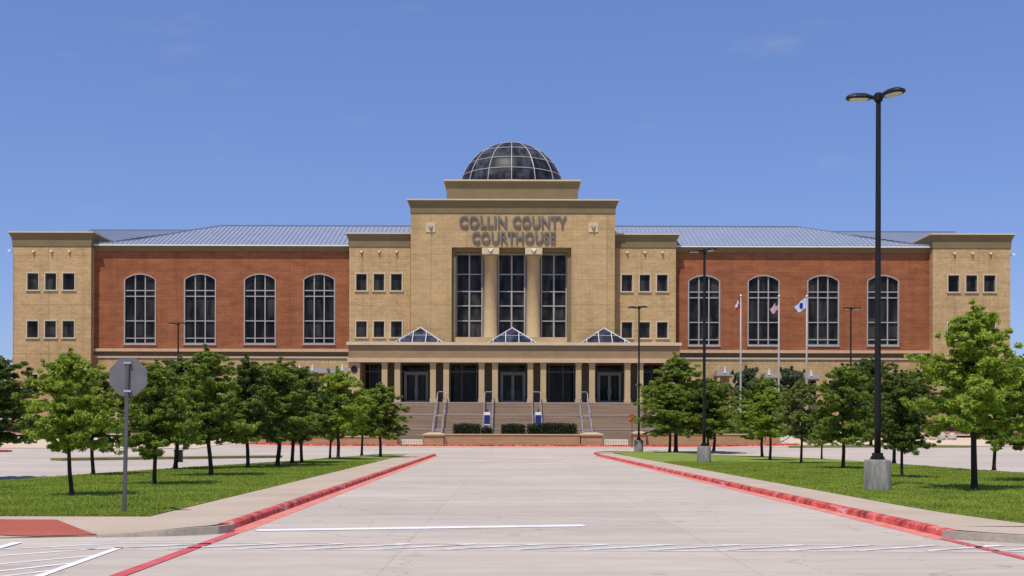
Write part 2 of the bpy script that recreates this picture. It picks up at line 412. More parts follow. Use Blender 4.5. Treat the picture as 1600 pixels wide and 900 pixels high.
class MB:
    def __init__(s): s.v = []; s.f = []; s.mi = []; s.cur = 0
    def add(s, vs, fs):
        k = len(s.v); s.v += [tuple(p) for p in vs]
        for f in fs: s.f.append([i + k for i in f]); s.mi.append(s.cur)
        return s
    def box(s, x0, x1, y0, y1, z0, z1):
        v = [(x0, y0, z0), (x1, y0, z0), (x1, y1, z0), (x0, y1, z0), (x0, y0, z1), (x1, y0, z1), (x1, y1, z1), (x0, y1, z1)]
        return s.add(v, [(0, 3, 2, 1), (4, 5, 6, 7), (0, 1, 5, 4), (1, 2, 6, 5), (2, 3, 7, 6), (3, 0, 4, 7)])
    def loops(s, rings, cap=True):
        n = len(rings[0]); vs = [p for r in rings for p in r]; fs = []
        for k in range(len(rings) - 1):
            for i in range(n):
                j = (i + 1) % n
                fs.append((k * n + i, k * n + j, (k + 1) * n + j, (k + 1) * n + i))
        if cap:
            fs.append(tuple(reversed(range(n)))); fs.append(tuple((len(rings) - 1) * n + i for i in range(n)))
        return s.add(vs, fs)
    def lathe(s, cx, cy, prof, n=24):
        return s.loops([[(cx + r * math.cos(2 * math.pi * i / n), cy + r * math.sin(2 * math.pi * i / n), z) for i in range(n)] for r, z in prof])
    def tube(s, pts, rad, n=8):
        pts = [Vector(p) for p in pts]
        rad = rad if isinstance(rad, (list, tuple)) else [rad] * len(pts)
        rings = []
        for i, p in enumerate(pts):
            d = (pts[min(i + 1, len(pts) - 1)] - pts[max(i - 1, 0)]).normalized()
            a = d.cross(Vector((0, 1, 0.01)) if abs(d.y) < 0.9 else Vector((1, 0, 0))).normalized(); b_ = d.cross(a)
            rings.append([p + (a * math.cos(2 * math.pi * k / n) + b_ * math.sin(2 * math.pi * k / n)) * rad[i] for k in range(n)])
        return s.loops(rings)
    def bar(s, p, q, w, h=None):
        """box section bar between two points"""
        p = Vector(p); q = Vector(q); h = h or w
        d = (q - p).normalized()
        a = d.cross(Vector((0, 1, 0))); 
        if a.length < 1e-3: a = Vector((1, 0, 0))
        a.normalize(); b_ = d.cross(a)
        rg = lambda c: [c + a * w / 2 + b_ * h / 2, c - a * w / 2 + b_ * h / 2, c - a * w / 2 - b_ * h / 2, c + a * w / 2 - b_ * h / 2]
        return s.loops([rg(p), rg(q)])
    def prism(s, poly, z0, z1):
        n = len(poly)
        return s.loops([[(x, y, z0) for x, y in poly], [(x, y, z1) for x, y in poly]])
    def wallface(s, outline, holes, Y, depth):
        """front wall face (xz) with real openings and their reveals"""
        polys = [[Vector((x, z, 0)) for x, z in outline]] + [[Vector((x, z, 0)) for x, z in h] for h in holes]
        flat = [p for pl in polys for p in pl]
        tris = tessellate_polygon(polys)
        s.add([(p.x, Y, p.y) for p in flat], [tuple(t) for t in tris])
        for h in holes:
            n = len(h)
            s.add([(x, Y, z) for x, z in h] + [(x, Y + depth, z) for x, z in h],
                  [(i, (i + 1) % n, n + (i + 1) % n, n + i) for i in range(n)])
        return s
    def build(s, name, mats, parent=None, smooth_=False, fix=True):
        me = bpy.data.meshes.new(name)
        me.from_pydata(s.v, [], s.f)
        mats = mats if isinstance(mats, (list, tuple)) else [mats]
        for mm in mats: me.materials.append(mm)
        if len(mats) > 1: me.polygons.foreach_set('material_index', s.mi)
        if smooth_: me.polygons.foreach_set('use_smooth', [True] * len(me.polygons))
        me.update()
        if fix:
            import bmesh
            bm = bmesh.new(); bm.from_mesh(me); bmesh.ops.recalc_face_normals(bm, faces=bm.faces); bm.to_mesh(me); bm.free()
        o = bpy.data.objects.new(name, me); COL.objects.link(o)
        if parent: o.parent = parent
        return o
def children(o): return [c for c in bpy.data.objects if c.parent == o]
def copy_tree(o, kids, loc, rz=0.0, scale=None, label=None, group=None):
    c = o.copy(); COL.objects.link(c); c.location = loc; c.rotation_euler = (0, 0, rz)
    if scale: c.scale = scale
    if label: c['label'] = label
    if group: c['group'] = group
    for k, sub in kids:
        kc = k.copy(); COL.objects.link(kc); kc.parent = c
        for q in sub:
            qc = q.copy(); COL.objects.link(qc); qc.parent = kc
    return c
def kin(o): return [(c, children(c)) for c in children(o)]

def text_mesh(txt, depth, bold=0.0):
    cu = bpy.data.curves.new('lettering', 'FONT'); cu.body = txt; cu.extrude = depth / 2; cu.offset = bold
    cu.align_x = 'LEFT'; cu.resolution_u = 3; cu.space_character = 1.05
    o = bpy.data.objects.new('lettering', cu); COL.objects.link(o)
    bpy.context.view_layer.update()
    me = bpy.data.meshes.new_from_object(o.evaluated_get(bpy.context.evaluated_depsgraph_get()))
    bpy.data.objects.remove(o); bpy.data.curves.remove(cu)
    xs = [v.co.x for v in me.vertices]; ys = [v.co.y for v in me.vertices]
    x0, x1, y0, y1 = min(xs), max(xs), min(ys), max(ys)
    for v in me.vertices:
        v.co.x = (v.co.x - x0) / (x1 - x0); v.co.y = (v.co.y - y0) / (y1 - y0)
    return me

# ------------------------------------------------------------------ ground
xs = [-2500, -900, -400, -200, -130] + [-100 + 4 * i for i in range(18)] + [-30 + 2 * i for i in range(31)] + [34 + 4 * i for i in range(17)] + [130, 200, 400, 900, 2500]
ys = [-80, -20, 0, 20, 40, 60, 80, 85, 88, 91, 94, 97, 100, 103, 106, 109, 111, 113, 115, 117, 119, 121, 123, 125, 127, 135, 160, 200]
g = MB(); vv = [(x, y, ground(x, y)) for y in ys for x in xs]; nx = len(xs)
g.add(vv, [(j * nx + i, j * nx + i + 1, (j + 1) * nx + i + 1, (j + 1) * nx + i) for j in range(len(ys) - 1) for i in range(nx - 1)])
tag(g.build('concrete_pavement', M['road'], smooth_=True), kind='structure', label='pale concrete driveway and parking lots around the courthouse')
g = MB(); xs2 = xs; vv = [(x, y, (ground(x, 200) - 0.0) * (1 if y < 400 else 0.2)) for y in (200, 400, 1200, 4500) for x in xs2]
g.add(vv, [(j * nx + i, j * nx + i + 1, (j + 1) * nx + i + 1, (j + 1) * nx + i) for j in range(3) for i in range(nx - 1)])
tag(g.build('grassland', M['field']), kind='structure')

KW = 0.13        # kerb height
def lk(Y, off=0.0): return -4.62 - 0.0115 * Y - off      # left kerb face
def rk(Y, off=0.0): return 7.32 - 0.0115 * Y + off        # right kerb face
def hs_left(x, y):   # left sidewalk height: full behind the kerb, down to the road at the crossing
    a = smooth(18.7, 21.2, y)
    bmp = smooth(-6.8, -5.0, x)
    return 0.012 + (KW - 0.012) * max(a, bmp)
def hs_right(x, y):
    a = smooth(17.0, 20.2, y)
    bmp = 1 - smooth(7.6, 10.8, x)
    return 0.012 + (KW - 0.012) * max(a, bmp)

# sidewalks: grids between two edge curves
def strip(name, left, right, n, m_, hfun, mat, skirt=True):
    """left/right: functions t->(x,y)"""
    g = MB(); vs_ = []
    for i in range(n + 1):
        p = left(i / n); q = right(i / n)
        for k in range(m_ + 1):
            s_ = k / m_; x = p[0] + (q[0] - p[0]) * s_; y = p[1] + (q[1] - p[1]) * s_
            vs_.append((x, y, hfun(x, y)))
    g.add(vs_, [(i * (m_ + 1) + k, i * (m_ + 1) + k + 1, (i + 1) * (m_ + 1) + k + 1, (i + 1) * (m_ + 1) + k) for i in range(n) for k in range(m_)])
    return tag(g.build(name, mat), kind='structure')
def poly_at(pts):
    L_ = [0]
    for a, b in zip(pts, pts[1:]): L_.append(L_[-1] + math.dist(a, b))
    def f(t):
        d = t * L_[-1]
        for i in range(len(pts) - 1):
            if d <= L_[i + 1] + 1e-9:
                u = (d - L_[i]) / max(1e-9, L_[i + 1] - L_[i]); return (pts[i][0] + (pts[i + 1][0] - pts[i][0]) * u, pts[i][1] + (pts[i + 1][1] - pts[i][1]) * u)
        return pts[-1]
    return f

YT = 83.5     # far tip of the left island
left_grass = [(-6.45 - 0.0125 * Y, Y) for Y in (22.4, 30, 45, 60, 75, 81)]
def arc(cx, cy, r, a0, a1, n=6): return [(cx + r * math.cos(R(a0 + (a1 - a0) * i / n)), cy + r * math.sin(R(a0 + (a1 - a0) * i / n))) for i in range(n + 1)]

# left sidewalk along the drive
strip('sidewalk', lambda t: (-6.44 - 0.0125 * (21.3 + t * 60), 21.3 + t * 60), lambda t: (lk(21.3 + t * 62, 0.16), 21.3 + t * 62), 30, 2, lambda x, y: KW, M['sidewalk'])
# far end pad of left island
g = MB(); g.prism([(-7.46, 81.3), (lk(83.3, 0.16), 83.3), (-5.9, 84.6), (-6.8, 85.2), (-8.2, 84.4), (-9.6, 82.0), (-8.3, 81.6)], -0.05, KW - 0.003)
tag(g.build('sidewalk', M['sidewalk']), kind='structure')
# near crossing part of left sidewalk
near_edge = [(-30, 17.75), (-12, 17.95), (-8.1, 18.3), (-6.72, 18.70), (-6.17, 18.82), (-5.74, 18.95), (-5.37, 19.12), (-5.09, 19.34), (lk(19.6, 0.13), 19.62)]
far_edge = [(-30, 21.28), (-12, 21.28), (-8.1, 21.3), (-7.2, 21.3), (-6.71, 21.3), (-6.2, 21.3), (-5.8, 21.3), (-5.4, 21.3), (lk(21.3, 0.13), 21.3)]
g = MB(); vs_ = []; m_ = 8
for p, q in zip(near_edge, far_edge):
    for k in range(m_ + 1):
        x = p[0] + (q[0] - p[0]) * k / m_; y = p[1] + (q[1] - p[1]) * k / m_
        vs_.append((x, y, hs_left(x, y)))
g.add(vs_, [(i * (m_ + 1) + k, i * (m_ + 1) + k + 1, (i + 1) * (m_ + 1) + k + 1, (i + 1) * (m_ + 1) + k) for i in range(len(near_edge) - 1) for k in range(m_)])
tag(g.build('sidewalk', M['sidewalk']), kind='structure')

# right sidewalk
right_grass_near = [(8.45 - 0.0115 * Y + 0.55 * max(0, (25 - Y) / 5) ** 2, Y) for Y in (19.8, 21, 22.5, 24, 26)]
def rg(Y): return 8.78 - 0.0115 * Y + 0.50 * max(0, (25 - Y) / 5) ** 2
strip('sidewalk', lambda t: (rk(19.6 + t * 69, 0.16), 19.6 + t * 69), lambda t: (rg(19.6 + t * 69), 19.6 + t * 69), 40, 2, lambda x, y: KW, M['sidewalk'])
near_edge = [(rk(18.8, 0.13), 18.84), (7.55, 18.38), (8.14, 17.98), (8.74, 17.66), (9.43, 17.33), (10.53, 16.88), (12.42, 16.28), (30, 15.6)]
far_edge = [(rk(19.6, 0.13), 19.6), (7.6, 19.6), (8.1, 19.6), (8.6, 19.6), (rg(19.6), 19.6), (10.8, 19.2), (13, 18.9), (30, 18.6)]
g = MB(); vs_ = []
for p, q in zip(near_edge, far_edge):
    for k in range(m_ + 1):
        x = p[0] + (q[0] - p[0]) * k / m_; y = p[1] + (q[1] - p[1]) * k / m_
        vs_.append((x, y, hs_right(x, y)))
g.add(vs_, [(i * (m_ + 1) + k, i * (m_ + 1) + k + 1, (i + 1) * (m_ + 1) + k + 1, (i + 1) * (m_ + 1) + k) for i in range(len(near_edge) - 1) for k in range(m_)])
tag(g.build('sidewalk', M['sidewalk']), kind='structure')
g = MB(); g.prism([(rk(88.6, 0.16), 88.6), (rg(88.6), 88.6), (9.6, 90.2), (8.4, 91.2), (7.2, 90.7), (6.6, 89.6)], -0.05, KW - 0.003 + 0.07)
tag(g.build('sidewalk', M['sidewalk']), kind='structure')

# kerbs: swept profile along a line (face, rounded nose, top)
def kerb(name, line, side, mat, h=KW, hend=None, label=None, hf=None):
    """line: list of (x,y) of the face; side +1: sidewalk lies to +normal; h0..hend height"""
    g = MB(); rings = []
    n_ = len(line)
    for i, (x, y) in enumerate(line):
        a = Vector(line[max(i - 1, 0)]); b_ = Vector(line[min(i + 1, n_ - 1)])
        d = (b_ - a).normalized(); nr = Vector((-d.y, d.x)) * side
        hh = h if hend is None else h + (hend - h) * (i / (n_ - 1))
        if hf: hh = hf(x + nr.x * .08, y + nr.y * .08)
        hh += 0.004 + ground(x, y)
        pr = [(-0.012, -0.05), (-0.012, 0.0), (0.012, hh * 0.72), (0.045, hh * 0.96), (0.08, hh), (0.165, hh), (0.165, -0.05)]
        rings.append([(x + nr.x * o_, y + nr.y * o_, z_) for o_, z_ in pr])
    g.loops(rings)
    return tag(g.build(name, mat), kind='structure', label=label)
Ls = [(lk(19.6 + t * 64 / 32), 19.6 + t * 64 / 32) for t in range(33)]
tip = [(-5.56, 84.4), (-6.1, 85.2), (-6.9, 85.5), (-8.0, 84.9), (-9.0, 83.4), (-9.8, 82.0)]
kl = kerb('kerb', Ls + tip[:1], 1, M['red_kerb'], label='red painted kerb on the left side of the drive')
kerb('kerb', tip, 1, M['kerb'])
LC = [(lk(19.6), 19.58), (-5.0, 19.26), (-5.3, 19.04), (-5.7, 18.86), (-6.15, 18.74), (-6.7, 18.64)]
kerb('kerb', LC, 1, M['kerb'], hf=hs_left)
Rs = [(rk(18.8 + t * 70 / 35), 18.8 + t * 70 / 35) for t in range(36)]
kr = kerb('kerb', Rs, -1, M['red_kerb'], label='red painted kerb on the right side of the drive')
RC = [(rk(18.8), 18.78), (7.5, 18.3), (8.1, 17.9), (8.7, 17.58), (9.4, 17.25), (10.5, 16.8), (12.4, 16.2)]
kerb('kerb', RC, -1, M['kerb'], hf=hs_right)
kerb('kerb', [(rk(88.8), 88.8), (6.6, 90.2), (7.3, 91.3), (8.4, 91.8), (9.8, 90.9)], -1, M['red_kerb'])
# painted gutter strips
def sheet(name, pts, z, mat, parent=None, sub=1):
    g = MB(); g.add([(x, y, z + (ground(x, y))) for x, y in pts], [tuple(range(len(pts)))])
    return tag(g.build(name, mat, parent), kind='structure')
g = MB(); n_ = 32
vs_ = []
for i in range(n_ + 1):
    Y = 19.3 + i * 64.2 / n_; vs_ += [(lk(Y) + 0.0, Y, 0.006), (lk(Y) + 0.30, Y, 0.004)]
g.add(vs_, [(2 * i, 2 * i + 1, 2 * i + 3, 2 * i + 2) for i in range(n_)])
vs_ = []
for i in range(n_ + 1):
    Y = 18.5 + i * 66 / n_; vs_ += [(rk(Y) + 0.0, Y, 0.006), (rk(Y) - 0.30, Y, 0.004)]
g.add(vs_, [(2 * i, 2 * i + 1, 2 * i + 3, 2 * i + 2) for i in range(n_)])
tag(g.build('gutter_paint', M['red_gutter']), kind='structure')
# fire lane line on the road, both sides, running on towards the camera
def line(name, p, q, wd, mat, z=0.005):
    p = Vector(p); q = Vector(q); d = (q - p).normalized(); nr = Vector((-d.y, d.x)) * wd / 2
    return sheet(name, [tuple(p - nr), tuple(q - nr), tuple(q + nr), tuple(p + nr)], z, mat)
line('fire_lane_line', (-4.66, 19.35), (-4.60, 8.0), 0.19, M['red_line'], 0.009)
line('fire_lane_line', (6.98, 18.6), (7.02, 8.0), 0.17, M['red_line'], 0.009)

# stencilled lettering on the kerb faces
base_me = text_mesh('FIRE LANE', 0.0, 0.02)
def stencil(Y, right):
    me = base_me.copy(); wd, ht = 1.25, 0.098
    for v in me.vertices:
        u, t = v.co.x, v.co.y
        if right: v.co = (rk(Y) - 0.003 + 0.015 * t, Y + wd / 2 - u * wd, 0.016 + t * ht)
        else: v.co = (lk(Y) + 0.003 - 0.015 * t, Y - wd / 2 + u * wd, 0.016 + t * ht)
    me.materials.clear(); me.materials.append(M['white_sign'])
    o = bpy.data.objects.new('stencil_lettering', me); COL.objects.link(o)
    tag(o, kind='structure')
    o.parent = kr if right else kl
for Y in (24.9, 38, 54, 70): stencil(Y, True)
for Y in (24.5, 34, 47, 62): stencil(Y, False)

# road markings
a_, b_ = G(401, 829), G(913, 821.5)
line('stop_line', a_, b_, 0.40, M['white_paint'], 0.008)
g = MB(); yA, yB = 17.55, 16.62
def quad(p, q, wd, z):
    p = Vector(p); q = Vector(q); d = (q - p).normalized(); nr = Vector((-d.y, d.x)) * wd / 2
    g.add([(*(p - nr), z), (*(q - nr), z), (*(q + nr), z), (*(p + nr), z)], [(0, 1, 2, 3)])
quad((-6.6, yA + 0.05), (12.5, yA - 0.1), 0.07, 0.005)
quad((-6.6, yB), (12.5, yB - 0.05), 0.085, 0.005)
xx = -6.0
while xx < 11.5:
    quad((xx, yB + 0.04), (xx + 1.45, yA - 0.05), 0.13, 0.009)
    xx += 1.0
tag(g.build('crosswalk_marking', M['white_faded']), kind='structure')
g = MB()
for p0, p1 in (((0, 858.5), (195, 849)), ((-60, 873), (150, 858)), ((-60, 887), (145, 868.5)), ((-60, 899), (115, 880)), ((-60, 909), (85, 891))):
    quad(G(*p0), G(*p1), 0.085, 0.005)
quad(G(50, 905), G(187, 856), 0.12, 0.009)
quad(G(-20, 862), G(28, 848.5), 0.14, 0.013)
tag(g.build('parking_hatching', M['white_paint']), kind='structure')
# warning tile of the kerb ramp
g = MB()
pts = [(-13, 20.7), (-8.15, 20.62), (-6.75, 18.78), (-7.75, 18.42), (-8.7, 19.1), (-13, 19.2)]
import itertools
rows = 10; vs_ = []
top = poly_at([(-13, 20.7), (-8.15, 20.62)]); bot = poly_at([(-13, 19.0), (-8.75, 18.9), (-7.75, 18.42), (-6.75, 18.78)])
for i in range(21):
    p = top(i / 20); q = bot(i / 20)
    for k in range(9):
        x = q[0] + (p[0] - q[0]) * k / 8; y = q[1] + (p[1] - q[1]) * k / 8
        vs_.append((x, y, hs_left(x, y) + 0.012))
g.add(vs_, [(i * 9 + k, i * 9 + k + 1, (i + 1) * 9 + k + 1, (i + 1) * 9 + k) for i in range(20) for k in range(8)])
tag(g.build('warning_tile', M['red_tile']), kind='structure', label='brick red warning surface on the kerb ramp')

# lawns
LZ = 0.15
lawnL = [(-16.6, 21.3), (-6.71, 21.3)] + [(-6.44 - 0.0125 * Y, Y) for Y in (30, 45, 60, 75, 81.2)] + [(-8.3, 81.6), (-9.6, 82.0), (-9.9, 79.0), (-11.2, 70), (-11.8, 61), (-14.0, 51), (-15.3, 42.5), (-16.1, 35.8), (-16.7, 31)]
lawnR = [(22, 18.7), (22, 40), (20.3, 45), (19.8, 52), (19.6, 60), (19.4, 69), (18.4, 74), (16.8, 78), (15.0, 83), (12.5, 88), (9.9, 90.2), (rg(88.6), 88.6)] + [(rg(Y), Y) for Y in (75, 60, 45, 35, 30, 27, 25, 23.5, 22, 20.8, 19.62)] + [(10.8, 19.22), (13, 18.92)]
def gl(x, y): return LZ + ground(x, y)
for nme, pl, lb in (('lawn', lawnL, 'left island lawn with a row of young trees'), ('lawn', lawnR, 'right island lawn with lamp posts and young trees')):
    g = MB(); n_ = len(pl)
    g.add([(x, y, -0.05) for x, y in pl] + [(x, y, gl(x, y)) for x, y in pl], [(i, (i + 1) % n_, n_ + (i + 1) % n_, n_ + i) for i in range(n_)])
    tr = tessellate_polygon([[Vector((x, y, 0)) for x, y in pl]])
    g.add([(x, y, gl(x, y)) for x, y in pl], [tuple(t) for t in tr])
    tag(g.build(nme, M['lawn']), kind='structure', label=lb)
# outer kerbs of the islands towards the lots
kerb('kerb', [(x, y) for x, y in reversed(lawnL[10:])] + [(-9.6, 82.2)], -1, M['kerb'])
kerb('kerb', [(22.2, 19), (22.2, 40), (20.45, 45), (19.95, 52), (19.75, 60), (19.55, 69), (18.55, 74.2), (16.95, 78.2), (15.1, 83.2), (12.6, 88.2), (9.9, 90.6)], 1, M['kerb'])

# grass tufts on both lawns (nobody could count it)
rng = np.random.default_rng(5)
def inside(poly, x, y):
    c = np.zeros(len(x), bool); n_ = len(poly)
    for i in range(n_):
        x0, y0 = poly[i]; x1, y1 = poly[(i + 1) % n_]
        cond = ((y0 > y) != (y1 > y)) & (x < (x1 - x0) * (y - y0) / (y1 - y0 + 1e-12) + x0)
        c ^= cond
    return c
def np_mesh(name, V, nper, mat, parent=None, kind=None):
    """V: (N, nper, 3) separate polygons"""
    N = V.shape[0]
    me = bpy.data.meshes.new(name)
    me.vertices.add(N * nper); me.vertices.foreach_set('co', V.reshape(-1).astype(np.float32))
    me.loops.add(N * nper); me.loops.foreach_set('vertex_index', np.arange(N * nper, dtype=np.int32))
    me.polygons.add(N); me.polygons.foreach_set('loop_start', np.arange(0, N * nper, nper, dtype=np.int32))
    me.materials.append(mat); me.update(calc_edges=True)
    o = bpy.data.objects.new(name, me); COL.objects.link(o)
    if parent: o.parent = parent
    if kind: o['kind'] = kind
    return o
def grass_on(poly, n, ymax, seed):
    r = np.random.default_rng(seed)
    px = np.array([p[0] for p in poly]); py = np.array([p[1] for p in poly])
    # density falls with distance
    y = py.min() + (ymax - py.min()) * r.random(n * 3) ** 1.7
    x = px.min() + (px.max() - px.min()) * r.random(n * 3)
    k = inside(poly, x, y) & (np.abs(x) / y < 0.50); x, y = x[k][:n], y[k][:n]
    N = len(x); a = r.random(N) * 6.283; wd = 0.008 + 0.008 * r.random(N) + y * 0.0002; h = 0.028 + 0.034 * r.random(N)
    lx = r.normal(0, 0.018, N); ly = r.normal(0, 0.018, N)
    V = np.zeros((N, 3, 3)); z0 = LZ - 0.01
    V[:, 0] = np.stack([x - np.cos(a) * wd, y - np.sin(a) * wd, np.full(N, z0)], 1)
    V[:, 1] = np.stack([x + np.cos(a) * wd, y + np.sin(a) * wd, np.full(N, z0)], 1)
    V[:, 2] = np.stack([x + lx, y + ly, z0 + h], 1)
    return V
Vg = np.concatenate([grass_on(lawnL, 120000, 62, 1), grass_on(lawnR, 120000, 62, 2)])
go = np_mesh('grass', Vg, 3, M['grass_blade'], kind='stuff')
tag(go, 'short mown green grass covering the two island lawns', 'grass')

# far islands in the lots: thin strips of dry turf
def islet(name, pts, label, mat):
    g = MB(); n_ = len(pts)
    g.add([(x, y, ground(x, y) - 0.05) for x, y in pts] + [(x, y, ground(x, y) + 0.15) for x, y in pts],
          [(i, (i + 1) % n_, n_ + (i + 1) % n_, n_ + i) for i in range(n_)] + [tuple(range(n_, 2 * n_))])
    return tag(g.build(name, mat), kind='structure', label=label)
islet('lot_island', [(24.5, 102.2), (27, 101.5), (40, 102.0), (41.5, 103.2), (40, 104.6), (27, 104.4), (25, 103.6)], 'long turf island in the right lot', M['dry_lawn'])
islet('lot_island', [(-26, 66.6), (-15.5, 75.5), (-15.3, 76.8), (-16.4, 77.2), (-26.3, 69.0), (-27, 67.4)], 'long turf island in the left lot', M['dry_lawn'])
islet('lot_island', [(-46, 88), (-41, 87.6), (-38.6, 89), (-40.5, 90.2), (-46, 90.3)], 'small island with red kerb in the left lot', M['red_kerb'])
# kerb and planting bed in front of the building's wings
def bed(name, x0, x1, y0, y1, mat, dz, label=None):
    g = MB(); nx_ = 30; ny_ = 8
    vs_ = [(x0 + (x1 - x0) * i / nx_, y0 + (y1 - y0) * j / ny_, ground(x0 + (x1 - x0) * i / nx_, y0 + (y1 - y0) * j / ny_) + dz) for j in range(ny_ + 1) for i in range(nx_ + 1)]
    g.add(vs_, [(j * (nx_ + 1) + i, j * (nx_ + 1) + i + 1, (j + 1) * (nx_ + 1) + i + 1, (j + 1) * (nx_ + 1) + i) for j in range(ny_) for i in range(nx_)])
    return tag(g.build(name, mat), kind='structure', label=label)
bed('planting_bed', -90, -29, 113.6, 128.4, M['mulch'], 0.12, 'red brown mulch bed in front of the left wing')
bed('planting_bed', 34, 90, 114.6, 128.4, M['mulch'], 0.12, 'red brown mulch bed in front of the right wing')
bed('far_kerb', -90, -26, 112.9, 113.6, M['kerb'], 0.25)
bed('far_kerb', 28, 90, 113.9, 114.6, M['kerb'], 0.25)
bed('far_walk', 26.5, 90, 104.9, 113.9, M['tan_walk'], 0.03)
bed('far_walk', -90, -26.5, 96.0, 112.9, M['tan_walk'], 0.03)

# ------------------------------------------------------------------ courthouse
CH = thing('courthouse', 'large red brick and tan courthouse with a glass dome, arched windows and columned porch', 'courthouse', (0, 127, 0))
class PMB(MB):
    """mesh builder in world coordinates, built as a child of the courthouse (origin at (0,127,0))"""
    def build(s, name, mats, parent=CH, smooth_=False, fix=True):
        oy = 127.0
        s.v = [(x, y - oy, z) for x, y, z in s.v]
        return super().build(name, mats, parent, smooth_, fix)
YB, YT_, YI, YC = 130.0, 128.9, 128.9, 127.4       # planes: brick wings, end towers, inner wings, centre block
ZG = 1.0
def rect(x0, x1, z0, z1): return [(x0, z0), (x1, z0), (x1, z1), (x0, z1)]
def arch(xc, hw, z0, zs, zp, n=10):
    rise = zp - zs; Rr = (hw * hw + rise * rise) / (2 * rise); a = math.asin(hw / Rr)
    pts = [(xc - hw, z0), (xc + hw, z0)]
    for i in range(n + 1):
        t = a - 2 * a * i / n
        pts.append((xc + Rr * math.sin(t), zp - Rr + Rr * math.cos(t)))
    return pts

def small_window(xa, xb, ya, yb, Y, dim=0.16):
    pxc = (xa + xb) / 2
    x0, x1 = X(xa, Y, ya), X(xb, Y, ya); z0, z1 = Z(yb, Y, pxc), Z(ya, Y, pxc)
    # trim: projecting surround, sill, and dark frame inside
    g = PMB(); t = 0.13
    g.box(x0 - t, x0 + 0.0, Y - 0.05, Y + 0.1, z0, z1); g.box(x1 - 0.0, x1 + t, Y - 0.05, Y + 0.1, z0, z1)
    g.box(x0 - t, x1 + t, Y - 0.06, Y + 0.1, z1, z1 + t); g.box(x0 - t - 0.05, x1 + t + 0.05, Y - 0.12, Y + 0.1, z0 - t, z0)
    wn = g.build('window', M['trim'])
    g = PMB(); d = Y + 0.2; f = 0.06
    g.box(x0, x0 + f, d - .05, d + .05, z0, z1); g.box(x1 - f, x1, d - .05, d + .05, z0, z1)
    g.box(x0 + f, x1 - f, d - .05, d + .05, z0, z0 + f); g.box(x0 + f, x1 - f, d - .05, d + .05, z1 - f, z1)
    g.build('window_frame', M['frame_dark'], wn)
    g = PMB(); g.box(x0 - .02, x1 + .02, Y + 0.215, Y + 0.26, z0 - .02, z1 + .02); g.build('pane', M['glass'], wn)
    return rect(x0, x1, z0, z1)

def cornice(rc, levels, mat, name='cornice'):
    x0, x1, y0, y1 = rc; g = PMB()
    g.loops([[(x0 - o, y0 - o, z), (x1 + o, y0 - o, z), (x1 + o, y1, z), (x0 - o, y1, z)] for o, z in levels])
    return g.build(name, mat)
def block(x0, x1, y0, y1, z0, z1, holes, depth, mat, name='wall'):
    g = PMB(); g.wallface(rect(x0, x1, z0, z1), holes, y0, depth)
    g.add([(x0, y0, z0), (x1, y0, z0), (x1, y1, z0), (x0, y1, z0), (x0, y0, z1), (x1, y0, z1), (x1, y1, z1), (x0, y1, z1)],
          [(1, 2, 6, 5), (2, 3, 7, 6), (3, 0, 4, 7), (4, 5, 6, 7)])
    return g.build(name, mat, fix=True)
def wedge(g, x, z, Y, hw, hh, out):
    """small carved wedge: sloping, sunlit top that leans out to a pointed foot"""
    g.loops([[(x - hw, Y, z + hh), (x + hw, Y, z + hh), (x + hw * .12, Y, z - hh), (x - hw * .12, Y, z - hh)],
             [(x - hw, Y - .03, z + hh * .9), (x + hw, Y - .03, z + hh * .9), (x + hw * .12, Y - out, z - hh * .55), (x - hw * .12, Y - out, z - hh * .55)]])
def cone_boss(px, py, Y, r=0.28, square=0.0):
    x, z = X(px, Y, py), Z(py, Y, px); g = PMB()
    if square:
        q = square
        g.box(x - q, x + q, Y - 0.07, Y + 0.05, z - q, z + q)
        g.cur = 1
        wedge(g, x, z - .06, Y - .072, q * .5, q * .45, .26)
    else:
        wedge(g, x, z, Y - .003, r, r * .8, .26)
    return g.build('carved_boss', [M['coping'], M['portico']] if square else M['beige_plain'])

# --- end towers
for (xa, xb, wx, dy) in ((20, 142, ((43, 60), (71, 88), (98.5, 116.5)), 0), (1457.5, 1578.5, ((1481.5, 1498.5), (1509.5, 1526.5), (1537.5, 1555)), 3.2)):
    x0, x1 = X(xa, YT_), X(xb, YT_)
    holes = []
    for (a, b) in wx:
        holes.append(small_window(a, b, 427 + dy, 453 + dy, YT_))
        holes.append(small_window(a - .5, b - .5, 501.5 + dy, 527.5 + dy, YT_))
        holes.append(small_window(a - 1, b - 1, 585 + dy, 610 + dy, YT_))
    ztop = Z(386 + dy, YT_, xa + 60); zc = Z(362.3 + dy, YT_, xa + 60)
    block(x0, x1, YT_, 165, ZG, ztop, holes, 0.3, M['beige'])
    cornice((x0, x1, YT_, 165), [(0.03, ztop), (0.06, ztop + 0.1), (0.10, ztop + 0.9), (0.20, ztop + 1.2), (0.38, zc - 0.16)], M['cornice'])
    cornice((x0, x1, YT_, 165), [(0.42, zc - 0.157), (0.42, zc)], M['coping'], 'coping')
    for (a, b) in wx: cone_boss((a + b) / 2 + 1, 393.5 + dy, YT_, 0.22)
